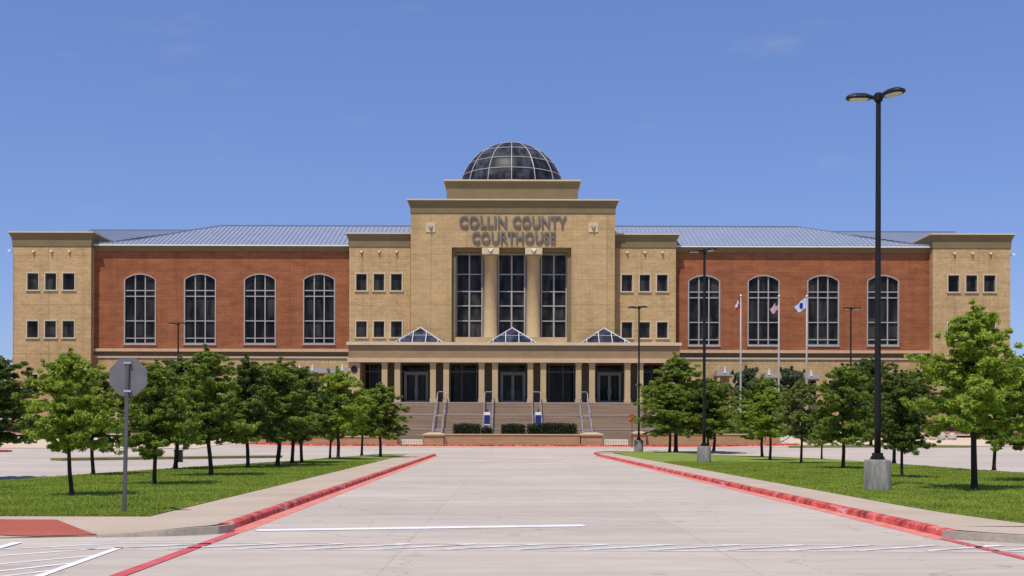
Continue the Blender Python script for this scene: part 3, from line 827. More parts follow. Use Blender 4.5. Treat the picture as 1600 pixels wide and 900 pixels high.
# --- inner wings
for (xa, xb, wx, dy) in ((545.5, 641, ((556.5, 573), (584, 600.5), (611, 628)), 0), (961, 1056, ((971.5, 988), (999.5, 1015.5), (1026.5, 1043)), 1.3)):
    x0, x1 = X(xa, YI), X(xb, YI); holes = []
    for (a, b) in wx:
        holes.append(small_window(a, b, 428 + dy, 454 + dy, YI))
        holes.append(small_window(a, b, 502 + dy, 527 + dy, YI))
    ztop = Z(387 + dy, YI, (xa + xb) / 2); zc = Z(364.2 + dy, YI, (xa + xb) / 2)
    block(x0, x1, YI, 160, ZG, ztop, holes, 0.3, M['beige'])
    xl, xr = (x0, x1 - .05) if xa < 800 else (x0 + .05, x1)
    cornice((xl, xr, YI, 160), [(0.03, ztop), (0.06, ztop + 0.1), (0.09, ztop + 0.85), (0.2, ztop + 1.15), (0.36, zc - 0.16)], M['cornice'])
    cornice((xl, xr, YI, 160), [(0.40, zc - 0.157), (0.40, zc)], M['coping'], 'coping')
    for (a, b) in wx: cone_boss((a + b) / 2, 394 + dy, YI, 0.22)

# --- brick wings with arched windows
def arched_window(pxc, dy):
    Y = YB; xc = X(pxc, Y); hw = 24.0 * Y / FPX
    z0, zs, zp = Z(536.5 + dy, Y, pxc), Z(437 + dy, Y, pxc), Z(428.5 + dy, Y, pxc)
    hole = arch(xc, hw, z0, zs, zp)
    # stone/metal surround standing a little proud
    outer = arch(xc, hw + 0.08, z0 - 0.12, zs, zp + 0.08); inner = arch(xc, hw - 0.05, z0 + 0.03, zs, zp - 0.05)
    g = PMB(); n_ = len(outer)
    for (pa, pb) in ((outer, inner),):
        g.add([(x, Y - 0.05, z) for x, z in pa] + [(x, Y - 0.05, z) for x, z in pb] + [(x, Y + 0.02, z) for x, z in pa] + [(x, Y + 0.25, z) for x, z in pb],
              [(i, (i + 1) % n_, n_ + (i + 1) % n_, n_ + i) for i in range(n_)] +
              [(i, (i + 1) % n_, 2 * n_ + (i + 1) % n_, 2 * n_ + i) for i in range(n_)] +
              [(n_ + i, n_ + (i + 1) % n_, 3 * n_ + (i + 1) % n_, 3 * n_ + i) for i in range(n_)])
    g.box(xc - hw - 0.14, xc + hw + 0.14, Y - 0.12, Y + 0.02, z0 - 0.22, z0 - 0.121)
    wn = g.build('arched_window', M['frame'])
    g = PMB(); d = Y + 0.16; f = 0.062
    xi = hw - 0.05
    for s_ in (-1, 1):
        xm = xc + s_ * xi / 3.0
        rise = zp - zs; Rr = (hw * hw + rise * rise) / (2 * rise)
        zt = zp - Rr + math.sqrt(Rr * Rr - (xi / 3) ** 2) - 0.05
        g.box(xm - f, xm + f, d - .06, d + .06, z0, zt)
    for i_, py in enumerate((454, 463, 501.5, 528.5)):
        zz = Z(py + dy, Y, pxc)
        g.box(xc - xi, xc + xi, d - .055, d + .055, zz - f * .9, zz + f * .9)
    g.build('mullions', M['frame'], wn)
    g = PMB(); pl = arch(xc, hw + .02, z0 - .02, zs, zp + .02)
    g.add([(x, Y + 0.24, z) for x, z in pl], [tuple(range(len(pl)))])
    g.build('pane', M['glass'], wn, fix=False)
    return hole
for (xa, xb, cs, dy) in ((141, 546.5, (218.7, 312.5, 406, 498.5), -0.2), (1055, 1459, (1100, 1193, 1286, 1379.5), 2.2)):
    x0, x1 = X(xa, YB), X(xb, YB)
    pxm = (xa + xb) / 2
    zb, zt = Z(545.5 + dy, YB, pxm), Z(393 + dy, YB, pxm)
    holes = [arched_window(c, dy + (c - pxm) * ROLL * 0) for c in cs]
    g = PMB(); g.wallface(rect(x0, x1, zb, zt), holes, YB, 0.3)
    g.build('brick_wall', M['red_brick'])
    # belt course, lower band and ground floor
    g = PMB(); g.box(x0, x1, YB - 0.45, YB + 0.3, zb - 0.32, zb); g.build('belt_course', M['belt'])
    g = PMB(); g.box(x0, x1, YB - 0.02, YB + 0.3, zb - 0.80, zb - 0.323); g.build('shadow_band', M['cornice'])  # dark strip standing in for the shadow below the belt course
    g = PMB(); g.box(x0, x1, YB - 0.22, YB + 0.3, zb - 1.02, zb - 0.803); g.build('belt_course', M['coping'])
    lows = []
    for c in cs:
        for o_ in (-18, 18):
            if (xa < 800 and c + o_ > 520): continue
            lows.append(small_window(c + o_ - 9, c + o_ + 9, 592 + dy, 628 + dy, YB - 0.1))
    g = PMB(); zz = zb - 1.024
    g.wallface(rect(x0, x1, ZG, zz), lows, YB - 0.1, 0.3); g.build('wall', M['beige'])
    # eaves
    ze = Z(382.5 + dy, YB - 0.5, pxm)
    g = PMB(); g.loops([[(x, YB - 0.12, zt), (x, YB - 0.16, zt + 0.25), (x, YB - 0.3, zt + 0.45), (x, YB - 0.42, ze - 0.14), (x, YB + 1.0, ze - 0.14), (x, YB + 1.0, zt)] for x in (x0, x1)])
    g.build('cornice', M['cornice'])
    g = PMB(); g.box(x0, x1, YB - 0.58, YB + 1.0, ze - 0.137, ze + 0.02); g.build('gutter', M['white_metal'])

# --- metal roofs
def roof_front(side):
    dy = 0 if side < 0 else 2.2
    ye = YB - 0.45; yr = 138.0
    pe = 381.5 + dy; pr = 353.2 + dy * .8
    pxm = 343 if side < 0 else 1257
    z_e, z_r = Z(pe, ye, pxm), Z(pr, yr, pxm)
    # hip edge given in the photograph, put on the roof plane
    if side < 0: hipx = [(346, 0.0), (300, .26), (255, .55), (215, .78), (175, .93), (146, 1.0)]; xin = 645
    else: hipx = [(1247, 0.0), (1300, .28), (1345, .58), (1390, .80), (1425, .94), (1456, 1.0)]; xin = 957
    P = lambda px, t: (X(px, yr + (ye - yr) * t, 370), yr + (ye - yr) * t, z_r + (z_e - z_r) * t)
    edge = [P(*h) for h in hipx]
    g = PMB(); a = P(xin, 0.0); b = (a[0], ye, z_e)
    g.add(edge + [b, a], [tuple(range(len(edge) + 2))])
    # back side
    bk = [(x, 2 * yr - y, z) for x, y, z in edge]
    g.add([(edge[0][0], yr, z_r), (edge[-1][0], ye, z_e), (edge[-1][0], 2 * yr - ye, z_e)], [(0, 1, 2)])
    # standing seams are part of the roof sheet
    s = g; s.cur = 1; x = min(edge[-1][0], b[0]); xe = max(edge[-1][0], b[0])
    while x < xe:
        # highest t on hip at this x
        t0 = 0.0
        for (p, q) in zip(edge, edge[1:]):
            if min(p[0], q[0]) <= x <= max(p[0], q[0]):
                u = (x - p[0]) / (q[0] - p[0] + 1e-9); yy = p[1] + (q[1] - p[1]) * u; t0 = (yy - yr) / (ye - yr)
        ya = yr + (ye - yr) * t0; za = z_r + (z_e - z_r) * t0
        if t0 < 0.97: s.bar((x, ya, za + 0.03), (x, ye, z_e + 0.03), 0.05, 0.09)
        x += 0.52
    rf = g.build('roof', [M['roof'], M['seam']], fix=False)
    c = PMB()
    for p, q in zip(edge, edge[1:]): c.bar((p[0], p[1], p[2] + .05), (q[0], q[1], q[2] + .05), 0.12, 0.10)
    c.bar((edge[0][0], yr, z_r + .05), (a[0], yr, z_r + .05), 0.14, 0.22)
    c.build('ridge_cap', M['ridge'], rf)
roof_front(-1); roof_front(1)
for side in (-1, 1):
    dy = 0 if side < 0 else 2.2
    xa, xb = (143, 560) if side < 0 else (1040, 1492)
    pxm = 343 if side < 0 else 1257
    y0, y1 = 133.0, 146.0; z0, z1 = Z(381 + dy, y0, pxm), Z(360.5 + dy * .9, y1, pxm)
    x0, x1 = X(xa, y1, 360), X(xb, y1, 360)
    g = PMB(); g.add([(x0, y0, z0), (x1, y0, z0), (x1, y1, z1), (x0, y1, z1), (x0, 160, z0), (x1, 160, z0)], [(0, 1, 2, 3), (3, 2, 5, 4)])
    s = g; s.cur = 1; x = x0
    while x < x1: s.bar((x, y0, z0 + .03), (x, y1, z1 + .03), 0.05, 0.09); x += 0.52
    rf = g.build('rear_roof', [M['roof'], M['seam']], fix=False)
    s = PMB(); s.bar((x0, y1, z1 + .05), (x1, y1, z1 + .05), 0.14, 0.2); s.build('ridge_cap', M['ridge'], rf)

# --- centre block
x0, x1 = X(641.5, YC), X(960.5, YC)
zc0, zc1 = Z(334.5, YC), Z(312, YC)
zport = Z(536, 121.0) - 0.3
rx0, rx1 = X(705.5, YC), X(892.5, YC); rz1 = Z(386.5, YC)
recess = rect(rx0, rx1, zport + 0.2, rz1)
block(x0, x1, YC, 158, ZG, zc0, [recess], 2.1, M['beige'], 'centre_wall')
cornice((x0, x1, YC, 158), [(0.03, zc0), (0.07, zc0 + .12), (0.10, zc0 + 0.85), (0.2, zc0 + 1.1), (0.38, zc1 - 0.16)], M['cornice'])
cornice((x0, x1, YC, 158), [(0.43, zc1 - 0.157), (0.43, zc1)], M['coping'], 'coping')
YU = 131.0
ux0, ux1 = X(696, YU), X(904, YU); zu = Z(281.5, YU)
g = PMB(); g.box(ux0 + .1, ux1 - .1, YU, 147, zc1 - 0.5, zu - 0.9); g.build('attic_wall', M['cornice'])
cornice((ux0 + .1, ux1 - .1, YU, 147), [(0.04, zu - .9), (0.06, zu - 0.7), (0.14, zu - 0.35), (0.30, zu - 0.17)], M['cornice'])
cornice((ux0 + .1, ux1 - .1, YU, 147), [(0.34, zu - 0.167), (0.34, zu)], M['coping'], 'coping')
# emblem plates
for px in (673, 927): cone_boss(px, 355.5, YC, 0.24, 0.52)
# dome
YD = 138.5
dr = 82.3 * YD / FPX; zd = zu + 0.22; dh = Z(224.5, YD) - zd; xd = X(799.5, YD, 250)
Rs_ = (dr * dr + dh * dh) / (2 * dh); amax = math.asin(min(1, dr / Rs_))
def dpt(a, th, r_=Rs_): return (xd + r_ * math.sin(a) * math.cos(th), YD + r_ * math.sin(a) * math.sin(th), zd + dh - Rs_ + r_ * math.cos(a))
NR = 14
g = PMB(); rings = [[dpt(amax * k / 10, 2 * math.pi * (i / 4 + .5) / NR, Rs_ - 0.06) for i in range(NR * 4)] for k in range(10, -1, -1)]
rings[-1] = [dpt(0.02, 2 * math.pi * (i / 4 + .5) / NR, Rs_ - 0.06) for i in range(NR * 4)]
g.loops(rings)
dome = g.build('dome', M['dome_glass'], smooth_=True)
for i in range(NR):
    th = 2 * math.pi * (i + .5) / NR
    g = PMB(); g.tube([dpt(amax * k / 14, th, Rs_ - .02) for k in range(0, 15)], 0.058, 6)
    g.build('dome_rib', M['pole_white'], dome)
for k in (.95, 1.9, 2.75, 3.45):
    a = amax * k / 4.2
    n_ = NR * 4; ring_ = [dpt(a, 2 * math.pi * i / n_, Rs_ - .02) for i in range(n_)]
    g = PMB(); k0 = []
    for i, p in enumerate(ring_):
        o_ = Vector((p[0] - xd, p[1] - YD, 0)).normalized() * .045
        k0 += [(p[0] + o_.x, p[1] + o_.y, p[2]), (p[0], p[1], p[2] + .05), (p[0] - o_.x, p[1] - o_.y, p[2]), (p[0], p[1], p[2] - .05)]
    g.add(k0, [(4 * i + q, 4 * i + (q + 1) % 4, 4 * ((i + 1) % n_) + (q + 1) % 4, 4 * ((i + 1) % n_) + q) for i in range(n_) for q in range(4)])
    g.build('dome_ring', M['frame'], dome)
g = PMB(); g.lathe(xd, YD, [(dr + .10, zu - 0.6), (dr + .10, zd - .02), (dr + .14, zd), (dr + .14, zd + .12), (dr - .1, zd + .16)], 48); g.build('dome_base_ring', M['frame'], dome)

# tall windows in the recess
YW = YC + 1.9
zt_, zb_ = Z(399, YW), Z(527, YW)
g = PMB()
wins = ((714, 752.5), (779.5, 819), (846.5, 884))
edges = [704] + [v for w_ in wins for v in w_] + [894]
holes = [rect(X(a, YW), X(b, YW), zb_, zt_) for a, b in wins]
g.wallface(rect(rx0 - .05, rx1 + .05, zport, rz1 + .05), holes, YW - 0.02, 0.35); g.build('recess_wall', M['frame_dark'])
# stepped stone frame around the recess
g = PMB(); t = 0.42; d0 = YC + 0.45
g.box(rx0, rx0 + t, d0, YW - .03, zport, rz1 - t); g.box(rx1 - t, rx1, d0, YW - .03, zport, rz1 - t); g.box(rx0, rx1, d0, YW - .03, rz1 - t, rz1 - .003)
g.build('recess_frame', M['cornice'])
g = PMB(); g.box(rx0 + .42, rx1 - .42, YC + 0.3, YW - .04, zport + .05, zb_ - .12); g.build('window_sill', M['column'])
for (a, b) in wins:
    xa_, xb_ = X(a, YW), X(b, YW); g = PMB(); f = 0.12; d = YW + 0.08
    g.box(xa_ - f, xa_ + 0.03, YW - .12, YW + .2, zb_, zt_); g.box(xb_ - 0.03, xb_ + f, YW - .12, YW + .2, zb_, zt_)
    g.box(xa_ - f, xb_ + f, YW - .13, YW + .2, zt_, zt_ + .22)
    xm = (xa_ + xb_) / 2; g.box(xm - .09, xm + .09, d - .06, d + .08, zb_, zt_)
    for py in (428.7, 455.5, 478, 501.5):
        zz = Z(py, YW); g.box(xa_, xb_, d - .05, d + .07, zz - .06, zz + .06)
    wn = g.build('tall_window', M['frame'])
    g = PMB(); g.box(xa_ - .02, xb_ + .02, YW + .17, YW + .22, zb_ - .02, zt_ + .02); g.build('pane', M['glass'], wn)
# columns with capitals
for px in (766.5, 833.3):
    Yc = YC + 1.45; xc = X(px, Yc); r_ = 10.6 * Yc / FPX
    g = PMB(); ztc = Z(400, Yc)
    g.lathe(xc, Yc, [(r_ + .08, zport), (r_ + .08, zport + .3), (r_, zport + .4), (r_ * .96, ztc - .35), (r_ * 1.06, ztc - .3), (r_ * 1.06, ztc - .15), (r_ * 1.12, ztc)], 32)
    c_ = g.build('column', M['column'], smooth_=False)
    for p in c_.data.polygons: p.use_smooth = abs(p.normal.z) < 0.5
    g = PMB(); hw = 13.4 * YC / FPX
    g.box(xc - hw, xc + hw, YC + 0.02, YC + 1.85, ztc, rz1 - .004)
    g.loops([[(xc - .3, YC + .018, rz1 - .1), (xc + .3, YC + .018, rz1 - .1), (xc + .05, YC + .018, rz1 - .62), (xc - .05, YC + .018, rz1 - .62)],
             [(xc - .3, YC - .02, rz1 - .15), (xc + .3, YC - .02, rz1 - .15), (xc + .05, YC - .26, rz1 - .5), (xc - .05, YC - .26, rz1 - .5)]])
    g.build('capital', M['coping'])
# lettering
for txt, xa, xb, ya, yb in (('COLLIN', 717, 791.5, 337.5, 355.5), ('COUNTY', 800.5, 885, 337.5, 355.5), ('COURTHOUSE', 737, 868, 362.0, 380.0)):
    me = text_mesh(txt, 0.12, 0.024); Yl = YC - 0.11
    xx0, xx1, zz0, zz1 = X(xa, Yl), X(xb, Yl), Z(yb, Yl), Z(ya, Yl)
    for v in me.vertices: v.co = (xx0 + v.co.x * (xx1 - xx0), Yl - v.co.z * 1.0 - 127.0, zz0 + v.co.y * (zz1 - zz0))
    me.materials.clear(); me.materials.append(M['letter'])
    o = bpy.data.objects.new('lettering', me); COL.objects.link(o); o.parent = CH

# --- portico
YP = 121.0; ZF = Z(628.5, YP)
px0, px1 = X(541.5, YP), X(1065, YP)
zpt, zpb = Z(535, YP), Z(566.5, YP)
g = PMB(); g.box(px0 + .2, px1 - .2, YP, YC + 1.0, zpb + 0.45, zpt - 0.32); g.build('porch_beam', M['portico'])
g = PMB(); g.box(px0, px1, YP - .25, YC + 1.2, zpt - 0.32 + .003, zpt); g.build('coping', M['coping'])
g = PMB(); g.box(px0 + .1, px1 - .1, YP - .16, YC + 1.0, zpb, zpb + 0.447); g.build('porch_moulding', M['belt'])
cols = [601.5, 621.5, 677, 697.6, 752.7, 773.7, 828.8, 849, 904, 925, 980.3, 1000.5]
for px in cols:
    xc = X(px, YP + .5); hw = 4.4 * YP / FPX
    g = PMB(); yc = YP + .45
    g.box(xc - hw, xc + hw, yc - hw, yc + hw, ZF + .35, zpb - .2)
    g.box(xc - hw - .05, xc + hw + .05, yc - hw - .05, yc + hw + .05, ZF, ZF + .347)
    g.box(xc - hw - .05, xc + hw + .05, yc - hw - .05, yc + hw + .05, zpb - .197, zpb - .003)
    g.build('porch_column', M['column'])
# glazed back wall of the porch
YG = 126.0
g = PMB()
for a, b in ((px0 + .2, X(562, YP)), (X(1040, YP), px1 - .2)):
    g = PMB(); g.box(a, b, YP + .1, YG + 1.6, ZG, zpb - .003); g.build('porch_pier', M['column'])
gx0, gx1 = X(560, YG), X(1042, YG)
g = PMB(); g.box(gx0, gx1, YG + .12, YG + .16, ZF, zpb - .003); g.build('entrance_glass', M['door_glass'])
g = PMB()
ztr = Z(581, YG)
for px in (566, 578, 592, 604, 618, 628, 674, 690, 704, 722, 745, 752, 768, 779, 822, 833, 850, 858, 880, 897, 908, 925, 931, 975, 990, 1004, 1018, 1030):
    x = X(px, YG); g.box(x - .05, x + .05, YG, YG + .11, ZF, zpb - .004)
g.box(gx0, gx1, YG + .01, YG + .10, ztr - .06, ztr + .06); g.box(gx0, gx1, YG + .01, YG + .10, ZF, ZF + .15)
g.build('glazing_bars', M['frame_dark'])
# solid dark piers behind each pair of columns
g = PMB()
for px in (611.5, 687.3, 763.2, 838.9, 914.5, 990.4):
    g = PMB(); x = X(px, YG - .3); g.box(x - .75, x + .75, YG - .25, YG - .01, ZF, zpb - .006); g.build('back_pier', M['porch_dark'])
for pa, pb in ((634, 668), (784, 819), (935.5, 969)):
    xa_, xb_ = X(pa, YG), X(pb, YG); xm = (xa_ + xb_) / 2; zt2 = Z(584, YG)
    g = PMB(); f = .12; d = YG - .2
    g.box(xa_ - f, xa_, d, d + .18, ZF + .002, zt2); g.box(xb_, xb_ + f, d, d + .18, ZF + .002, zt2); g.box(xa_ - f, xb_ + f, d, d + .18, zt2, zt2 + .15)
    fr = g.build('entrance_doors', M['frame'])
    for s_ in (0, 1):
        u0, u1 = (xa_ + .02, xm - .01) if s_ == 0 else (xm + .01, xb_ - .02)
        g = PMB(); q = .13
        g.box(u0, u0 + q, d + .04, d + .1, ZF + .02, zt2 - .02); g.box(u1 - q, u1, d + .04, d + .1, ZF + .02, zt2 - .02)
        g.box(u0 + q, u1 - q, d + .04, d + .1, ZF + .02, ZF + .30); g.box(u0 + q, u1 - q, d + .04, d + .1, zt2 - .16, zt2 - .02)
        hx = u1 - q - .06 if s_ == 0 else u0 + q + .06
        g.box(hx - .02, hx + .02, d - .02, d + .04, ZF + 1.0, ZF + 1.6)
        g.box(u0 + q, u1 - q, d + .075, d + .085, ZF + .3, zt2 - .16)
        n0 = len(g.f); 
        for k in range(n0 - 6, n0): g.mi[k] = 1
        g.build('door', [M['frame'], M['door_glass']], fr)
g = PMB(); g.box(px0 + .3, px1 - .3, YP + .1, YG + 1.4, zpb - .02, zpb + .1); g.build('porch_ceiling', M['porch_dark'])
# porch floor slab
g = PMB(); g.box(px0 + .1, px1 - .1, YP - .15, YC - .01, ZG - .6, ZF - .004); g.build('porch_floor', M['landing'])
# round dark grille and small window left of the porch
g = PMB(); xg, zg_ = X(553.5, YP), Z(577.5, YP); n_ = 20
g.loops([[(xg + r_ * math.cos(2 * math.pi * i / n_), y_, zg_ + r_ * math.sin(2 * math.pi * i / n_)) for i in range(n_)] for r_, y_ in ((.36, YP + .12), (.36, YP + .03), (.28, YP + .03), (.24, YP + .08))])
g.build('round_grille', M['black_metal'])
# skylights on the porch roof
for px in (654, 800.5, 947):
    Ys = 123.3; xc = X(px, Ys); hw = 41.5 * Ys / FPX; zb2 = zpt; za = Z(512.5, Ys) - 0.02; yc = Ys + hw
    zb2 = zpt + 0.02
    apex = (xc, yc, za + .3)
    g = PMB(); c4 = [(xc - hw, Ys, zb2), (xc + hw, Ys, zb2), (xc + hw, Ys + 2 * hw, zb2), (xc - hw, Ys + 2 * hw, zb2)]
    # front plane follows the hips; apex height chosen so the outline matches
    za2 = H + (HZ - 512) * yc / FPX
    apex = (xc, yc, za2)
    g.add(c4 + [apex], [(0, 1, 4), (1, 2, 4), (2, 3, 4), (3, 0, 4)])
    sk = g.build('skylight', M['sky_glass'])
    g = PMB()
    for c in c4: g.bar(c, apex, .10, .10)
    for i in range(4): g.bar(c4[i], c4[(i + 1) % 4], .16, .16)
    def on(u, v):   # u -1..1 along base, v 0..1 up the slope
        return (xc + u * hw, Ys + v * hw, zb2 + v * (za2 - zb2) + .04)
    for u in (-.72, -.25, .25, .72):
        g.bar(on(u, 0), on(u, 1 - abs(u)), .075, .075)
    g.bar(on(-.5, .5), on(.5, .5), .05, .05)
    g.build('skylight_bars', M['bar_white'], sk)

# small canopies along the ground floor
def canopy(pxa, pxb, py, dy, fin):
    Y = 127.6; x0_, x1_ = X(pxa, Y), X(pxb, Y); z = Z(py, Y, (pxa + pxb) / 2)
    g = PMB(); g.box(x0_, x1_, Y, YB - .12, z - .28, z); g.box(x0_ + .1, x1_ - .1, Y + .1, YB - .13, z + .003, z + .3)
    c_ = g.build('canopy', M['frame'])
    for fx in fin:
        g = PMB(); x = X(fx, Y); g.loops([[(x - .15, Y - .05, z + .0), (x + .15, Y - .05, z), (x + .15, Y + .3, z), (x - .15, Y + .3, z)], [(x - .03, Y + .1, z + .75), (x + .03, Y + .1, z + .75), (x + .03, Y + .15, z + .75), (x - .03, Y + .15, z + .75)]])
        g.build('canopy_finial', M['bar_white'], c_)
    for x in (x0_ + .25, x1_ - .25):
        g = PMB(); g.box(x - .15, x + .15, Y + .1, Y + .4, ZG, z - .283); g.build('canopy_post', M['column'], c_)
canopy(462, 512, 579, 0, (468, 488)); canopy(516, 550, 579, 0, (535,))
canopy(1120, 1146, 583, 0, (1133,)); canopy(1196, 1216, 586, 0, (1202,)); canopy(1258, 1282, 588, 0, (1268,))
# security cameras
for px, py, s_ in ((19.5, 391.5, -1), (1579, 397.5, 1)):
    x, z = X(px, YT_, py), Z(py, YT_, px); g = PMB()
    g.bar((x, YT_ + .3, z), (x + s_ * .35, YT_ + .3, z), .07); g.box(min(x + s_ * .2, x + s_ * .55), max(x + s_ * .2, x + s_ * .55), YT_ + .05, YT_ + .5, z - .1, z + .12)
    g.build('security_camera', M['white_metal'])
# downpipe / corner pilaster lines on brick next to towers
# ------------------------------------------------------------------ entrance steps
ES = thing('entrance_steps', 'wide flight of brown paved steps rising to the courthouse porch', 'steps', (0, 115, 0))
NST = 24; zb0 = 0.45; YS0 = 112.8
sx0, sx1 = X(575, 116), X(1030, 116)
rise = (ZF - 0.01 - zb0) / NST; runs = []
y = YS0; g = MB(); prev = y
prof = [(YS0 - .01, zb0 - .3)]
yy = YS0; z = zb0; lands = {8: .9, 16: .9}
flight = (YP - .18 - YS0 - 1.8) / (NST - 1)
prof = [(yy, zb0 - .5)]
steps_edges = []
for i in range(NST):
    prof.append((yy, z + rise * .98)); z += rise; prof[-1] = (yy, z)
    steps_edges.append((yy, z))
    yy += flight + lands.get(i, 0)
    if i < NST - 1: prof.append((yy, z))
yend = YP - .17
prof.append((yend, z)); prof.append((yend, zb0 - .5))
n_ = len(prof)
g.loops([[(sx0, y_ - 115, z_) for y_, z_ in prof], [(sx1, y_ - 115, z_) for y_, z_ in prof]])
g.build('steps', M['steps'], ES)
for i_ in (8, 16, 23):
    y_, z_ = steps_edges[i_]; g = MB(); g.box(sx0, sx1, y_ - 115 - .03, y_ - 115 + .3, z_ - .14, z_ + .008); g.build('landing_edge', M['landing'], ES)
def stair_z(y):
    zz = zb0
    for (a, b) in steps_edges:
        if y >= a: zz = b
    return zz
# handrails
hr_specs = [(685, 'furthest left of the four'), (762.5, 'behind the left blue sign'), (840, 'behind the right blue sign'), (917, 'furthest right of the four')]
for k, (px, txt) in enumerate(hr_specs):
    x = X(px, 115); hr = thing('handrail', 'pair of silver stair rails ' + txt, 'handrail', (x, 115, 0), 0, 'silver handrails on the entrance steps')
    g = MB()
    ya, yb_ = steps_edges[0][0] + .2, steps_edges[8][0]
    segs = [(steps_edges[1][0], steps_edges[8][0]), (steps_edges[9][0], steps_edges[16][0]), (steps_edges[17][0], steps_edges[23][0])]
    for sx in (-.45, .45):
        pts = []
        for (u, v) in segs:
            pts += [(sx, u - 115, stair_z(u) + .95), (sx, v - 115, stair_z(v) + .95)]
        g.tube(pts, .045, 6)
        pts2 = [(p[0], p[1], p[2] - .45) for p in pts]; g.tube(pts2, .03, 6)
    # hoops at the ends
    for (u) in (segs[0][0], segs[1][0], segs[2][1]):
        g.tube([(-.45, u - 115, stair_z(u) + .95), (-.3, u - 115, stair_z(u) + 1.1), (.3, u - 115, stair_z(u) + 1.1), (.45, u - 115, stair_z(u) + .95)], .04, 6)
    g.build('rail', M['steel'], hr)
    for (u, v) in segs:
        for yv in (u, v):
            g = MB()
            for sx in (-.45, .45): g.tube([(sx, yv - 115, stair_z(yv) - .05), (sx, yv - 115, stair_z(yv) + .95)], .045, 6)
            g.build('post_pair', M['steel'], hr)

# ------------------------------------------------------------------ planter walls
YW0 = 109.0
def planter(pa, pb, ptop, label, peds, hollow=True, deep=1.7):
    xa, xb = X(pa, YW0), X(pb, YW0); z1 = Z(ptop, YW0, (pa + pb) / 2); t = thing('planter_wall', label, 'planter', (xa, YW0, 0))
    zb_ = 0.2
    g = MB(); g.box(0, xb - xa, 0, .4, zb_, z1); g.box(0, xb - xa, deep - .3, deep, zb_, z1); g.box(0, .35, .4, deep - .3, zb_, z1); g.box(xb - xa - .35, xb - xa, .4, deep - .3, zb_, z1)
    g.build('wall', M['planter'], t)
    g = MB(); c = .06
    g.box(-c, xb - xa + c, -c, .46, z1 + .002, z1 + .12); g.box(-c, xb - xa + c, deep - .36, deep + c, z1 + .002, z1 + .12)
    g.build('coping', M['planter_cap'], t)
    g = MB(); g.box(.35, xb - xa - .35, .4, deep - .3, zb_, z1 - .1); g.build('soil', M['mulch'], t)
    for (qa, qb, qt) in peds:
        x0, x1 = X(qa, YW0) - xa, X(qb, YW0) - xa; zt = Z(qt, YW0, (qa + qb) / 2)
        g = MB(); g.box(x0, x1, -.35, 1.3, zb_, zt)
        g.loops([[(x0 - .12, -.47, zt + .002), (x1 + .12, -.47, zt + .002), (x1 + .12, 1.42, zt + .002), (x0 - .12, 1.42, zt + .002)],
                 [(x0 - .12, -.47, zt + .14), (x1 + .12, -.47, zt + .14), (x1 + .12, 1.42, zt + .14), (x0 - .12, 1.42, zt + .14)],
                 [(x0 + .45, 0.1, zt + .30), (x1 - .45, 0.1, zt + .30), (x1 - .45, .85, zt + .30), (x0 + .45, .85, zt + .30)]])
        g.mi = [0] * 6 + [1] * (len(g.f) - 6)
        g.build('pedestal', [M['planter'], M['planter_cap']], t)
    return t
planter(697, 906, 680, 'low tan brick planter wall with clipped hedges in front of the centre of the steps', [(663, 694, 680.5), (908, 941, 680.5)])
planter(400, 604, 683, 'long tan brick planter wall left of the steps behind the left trees', [(400, 417, 682), (604, 622, 682)])
planter(1010, 1196, 679.5, 'long tan brick planter wall right of the steps behind the right trees', [(989, 1009, 678.5), (1196, 1218, 678)])
for pa, pb, sd in ((623.5, 661, 'left'), (944, 982, 'right')):
    xa, xb = X(pa, 110.2), X(pb, 110.2); z0, z1 = Z(699, 110.2, pa), Z(686.5, 110.2, pa)
    t = thing('barrier', 'low pale slatted barrier across the foot of the steps, %s of the centre planter' % sd, 'barrier', ((xa + xb) / 2, 110.2, z0))
    hw = (xb - xa) / 2; hh = z1 - z0
    g = MB(); g.box(-hw, hw, -.05, .05, hh - .12, hh); g.box(-hw, hw, -.05, .05, .05, .17); g.build('rail', M['pale_slat'], t)
    g = MB(); n_ = 15
    for i in range(n_):
        x = -hw + (i + .5) * 2 * hw / n_; g.box(x - .05, x + .05, -.03, .03, .17, hh - .12)
    g.build('slats', M['pale_slat'], t)
# red kerb along the planters, and lighter gutter
kf = [(X(380, 108.2) + i * (X(1250, 108.2) - X(380, 108.2)) / 30, 108.2 + 0.0) for i in range(31)]
g = MB(); rings = []
for x, y_ in kf:
    gz = ground(x, y_); rings.append([(x, y_, gz - .1), (x, y_, gz + .14), (x, y_ + .7, gz + .16), (x, y_ + .7, gz - .1)])
g.loops(rings); tag(g.build('kerb', M['red_kerb']), kind='structure', label='red painted kerb in front of the planters')
g = MB(); vs_ = []
for x, y_ in kf: gz = ground(x, y_ - .2); vs_ += [(x, y_, ground(x, y_) + .006), (x, y_ - 1.0, ground(x, y_ - 1.0) + .006)]
g.add(vs_, [(2 * i, 2 * i + 1, 2 * i + 3, 2 * i + 2) for i in range(30)]); tag(g.build('gutter_paint', M['red_gutter']), kind='structure')
g = MB(); vs_ = []
for x, y_ in kf: vs_ += [(x, y_ - 1.0, ground(x, y_ - 1) + .008), (x, y_ - 4.2, ground(x, y_ - 4.2) + .008)]
g.add(vs_, [(2 * i, 2 * i + 1, 2 * i + 3, 2 * i + 2) for i in range(30)]); tag(g.build('pale_gutter', M['sidewalk']), kind='structure')

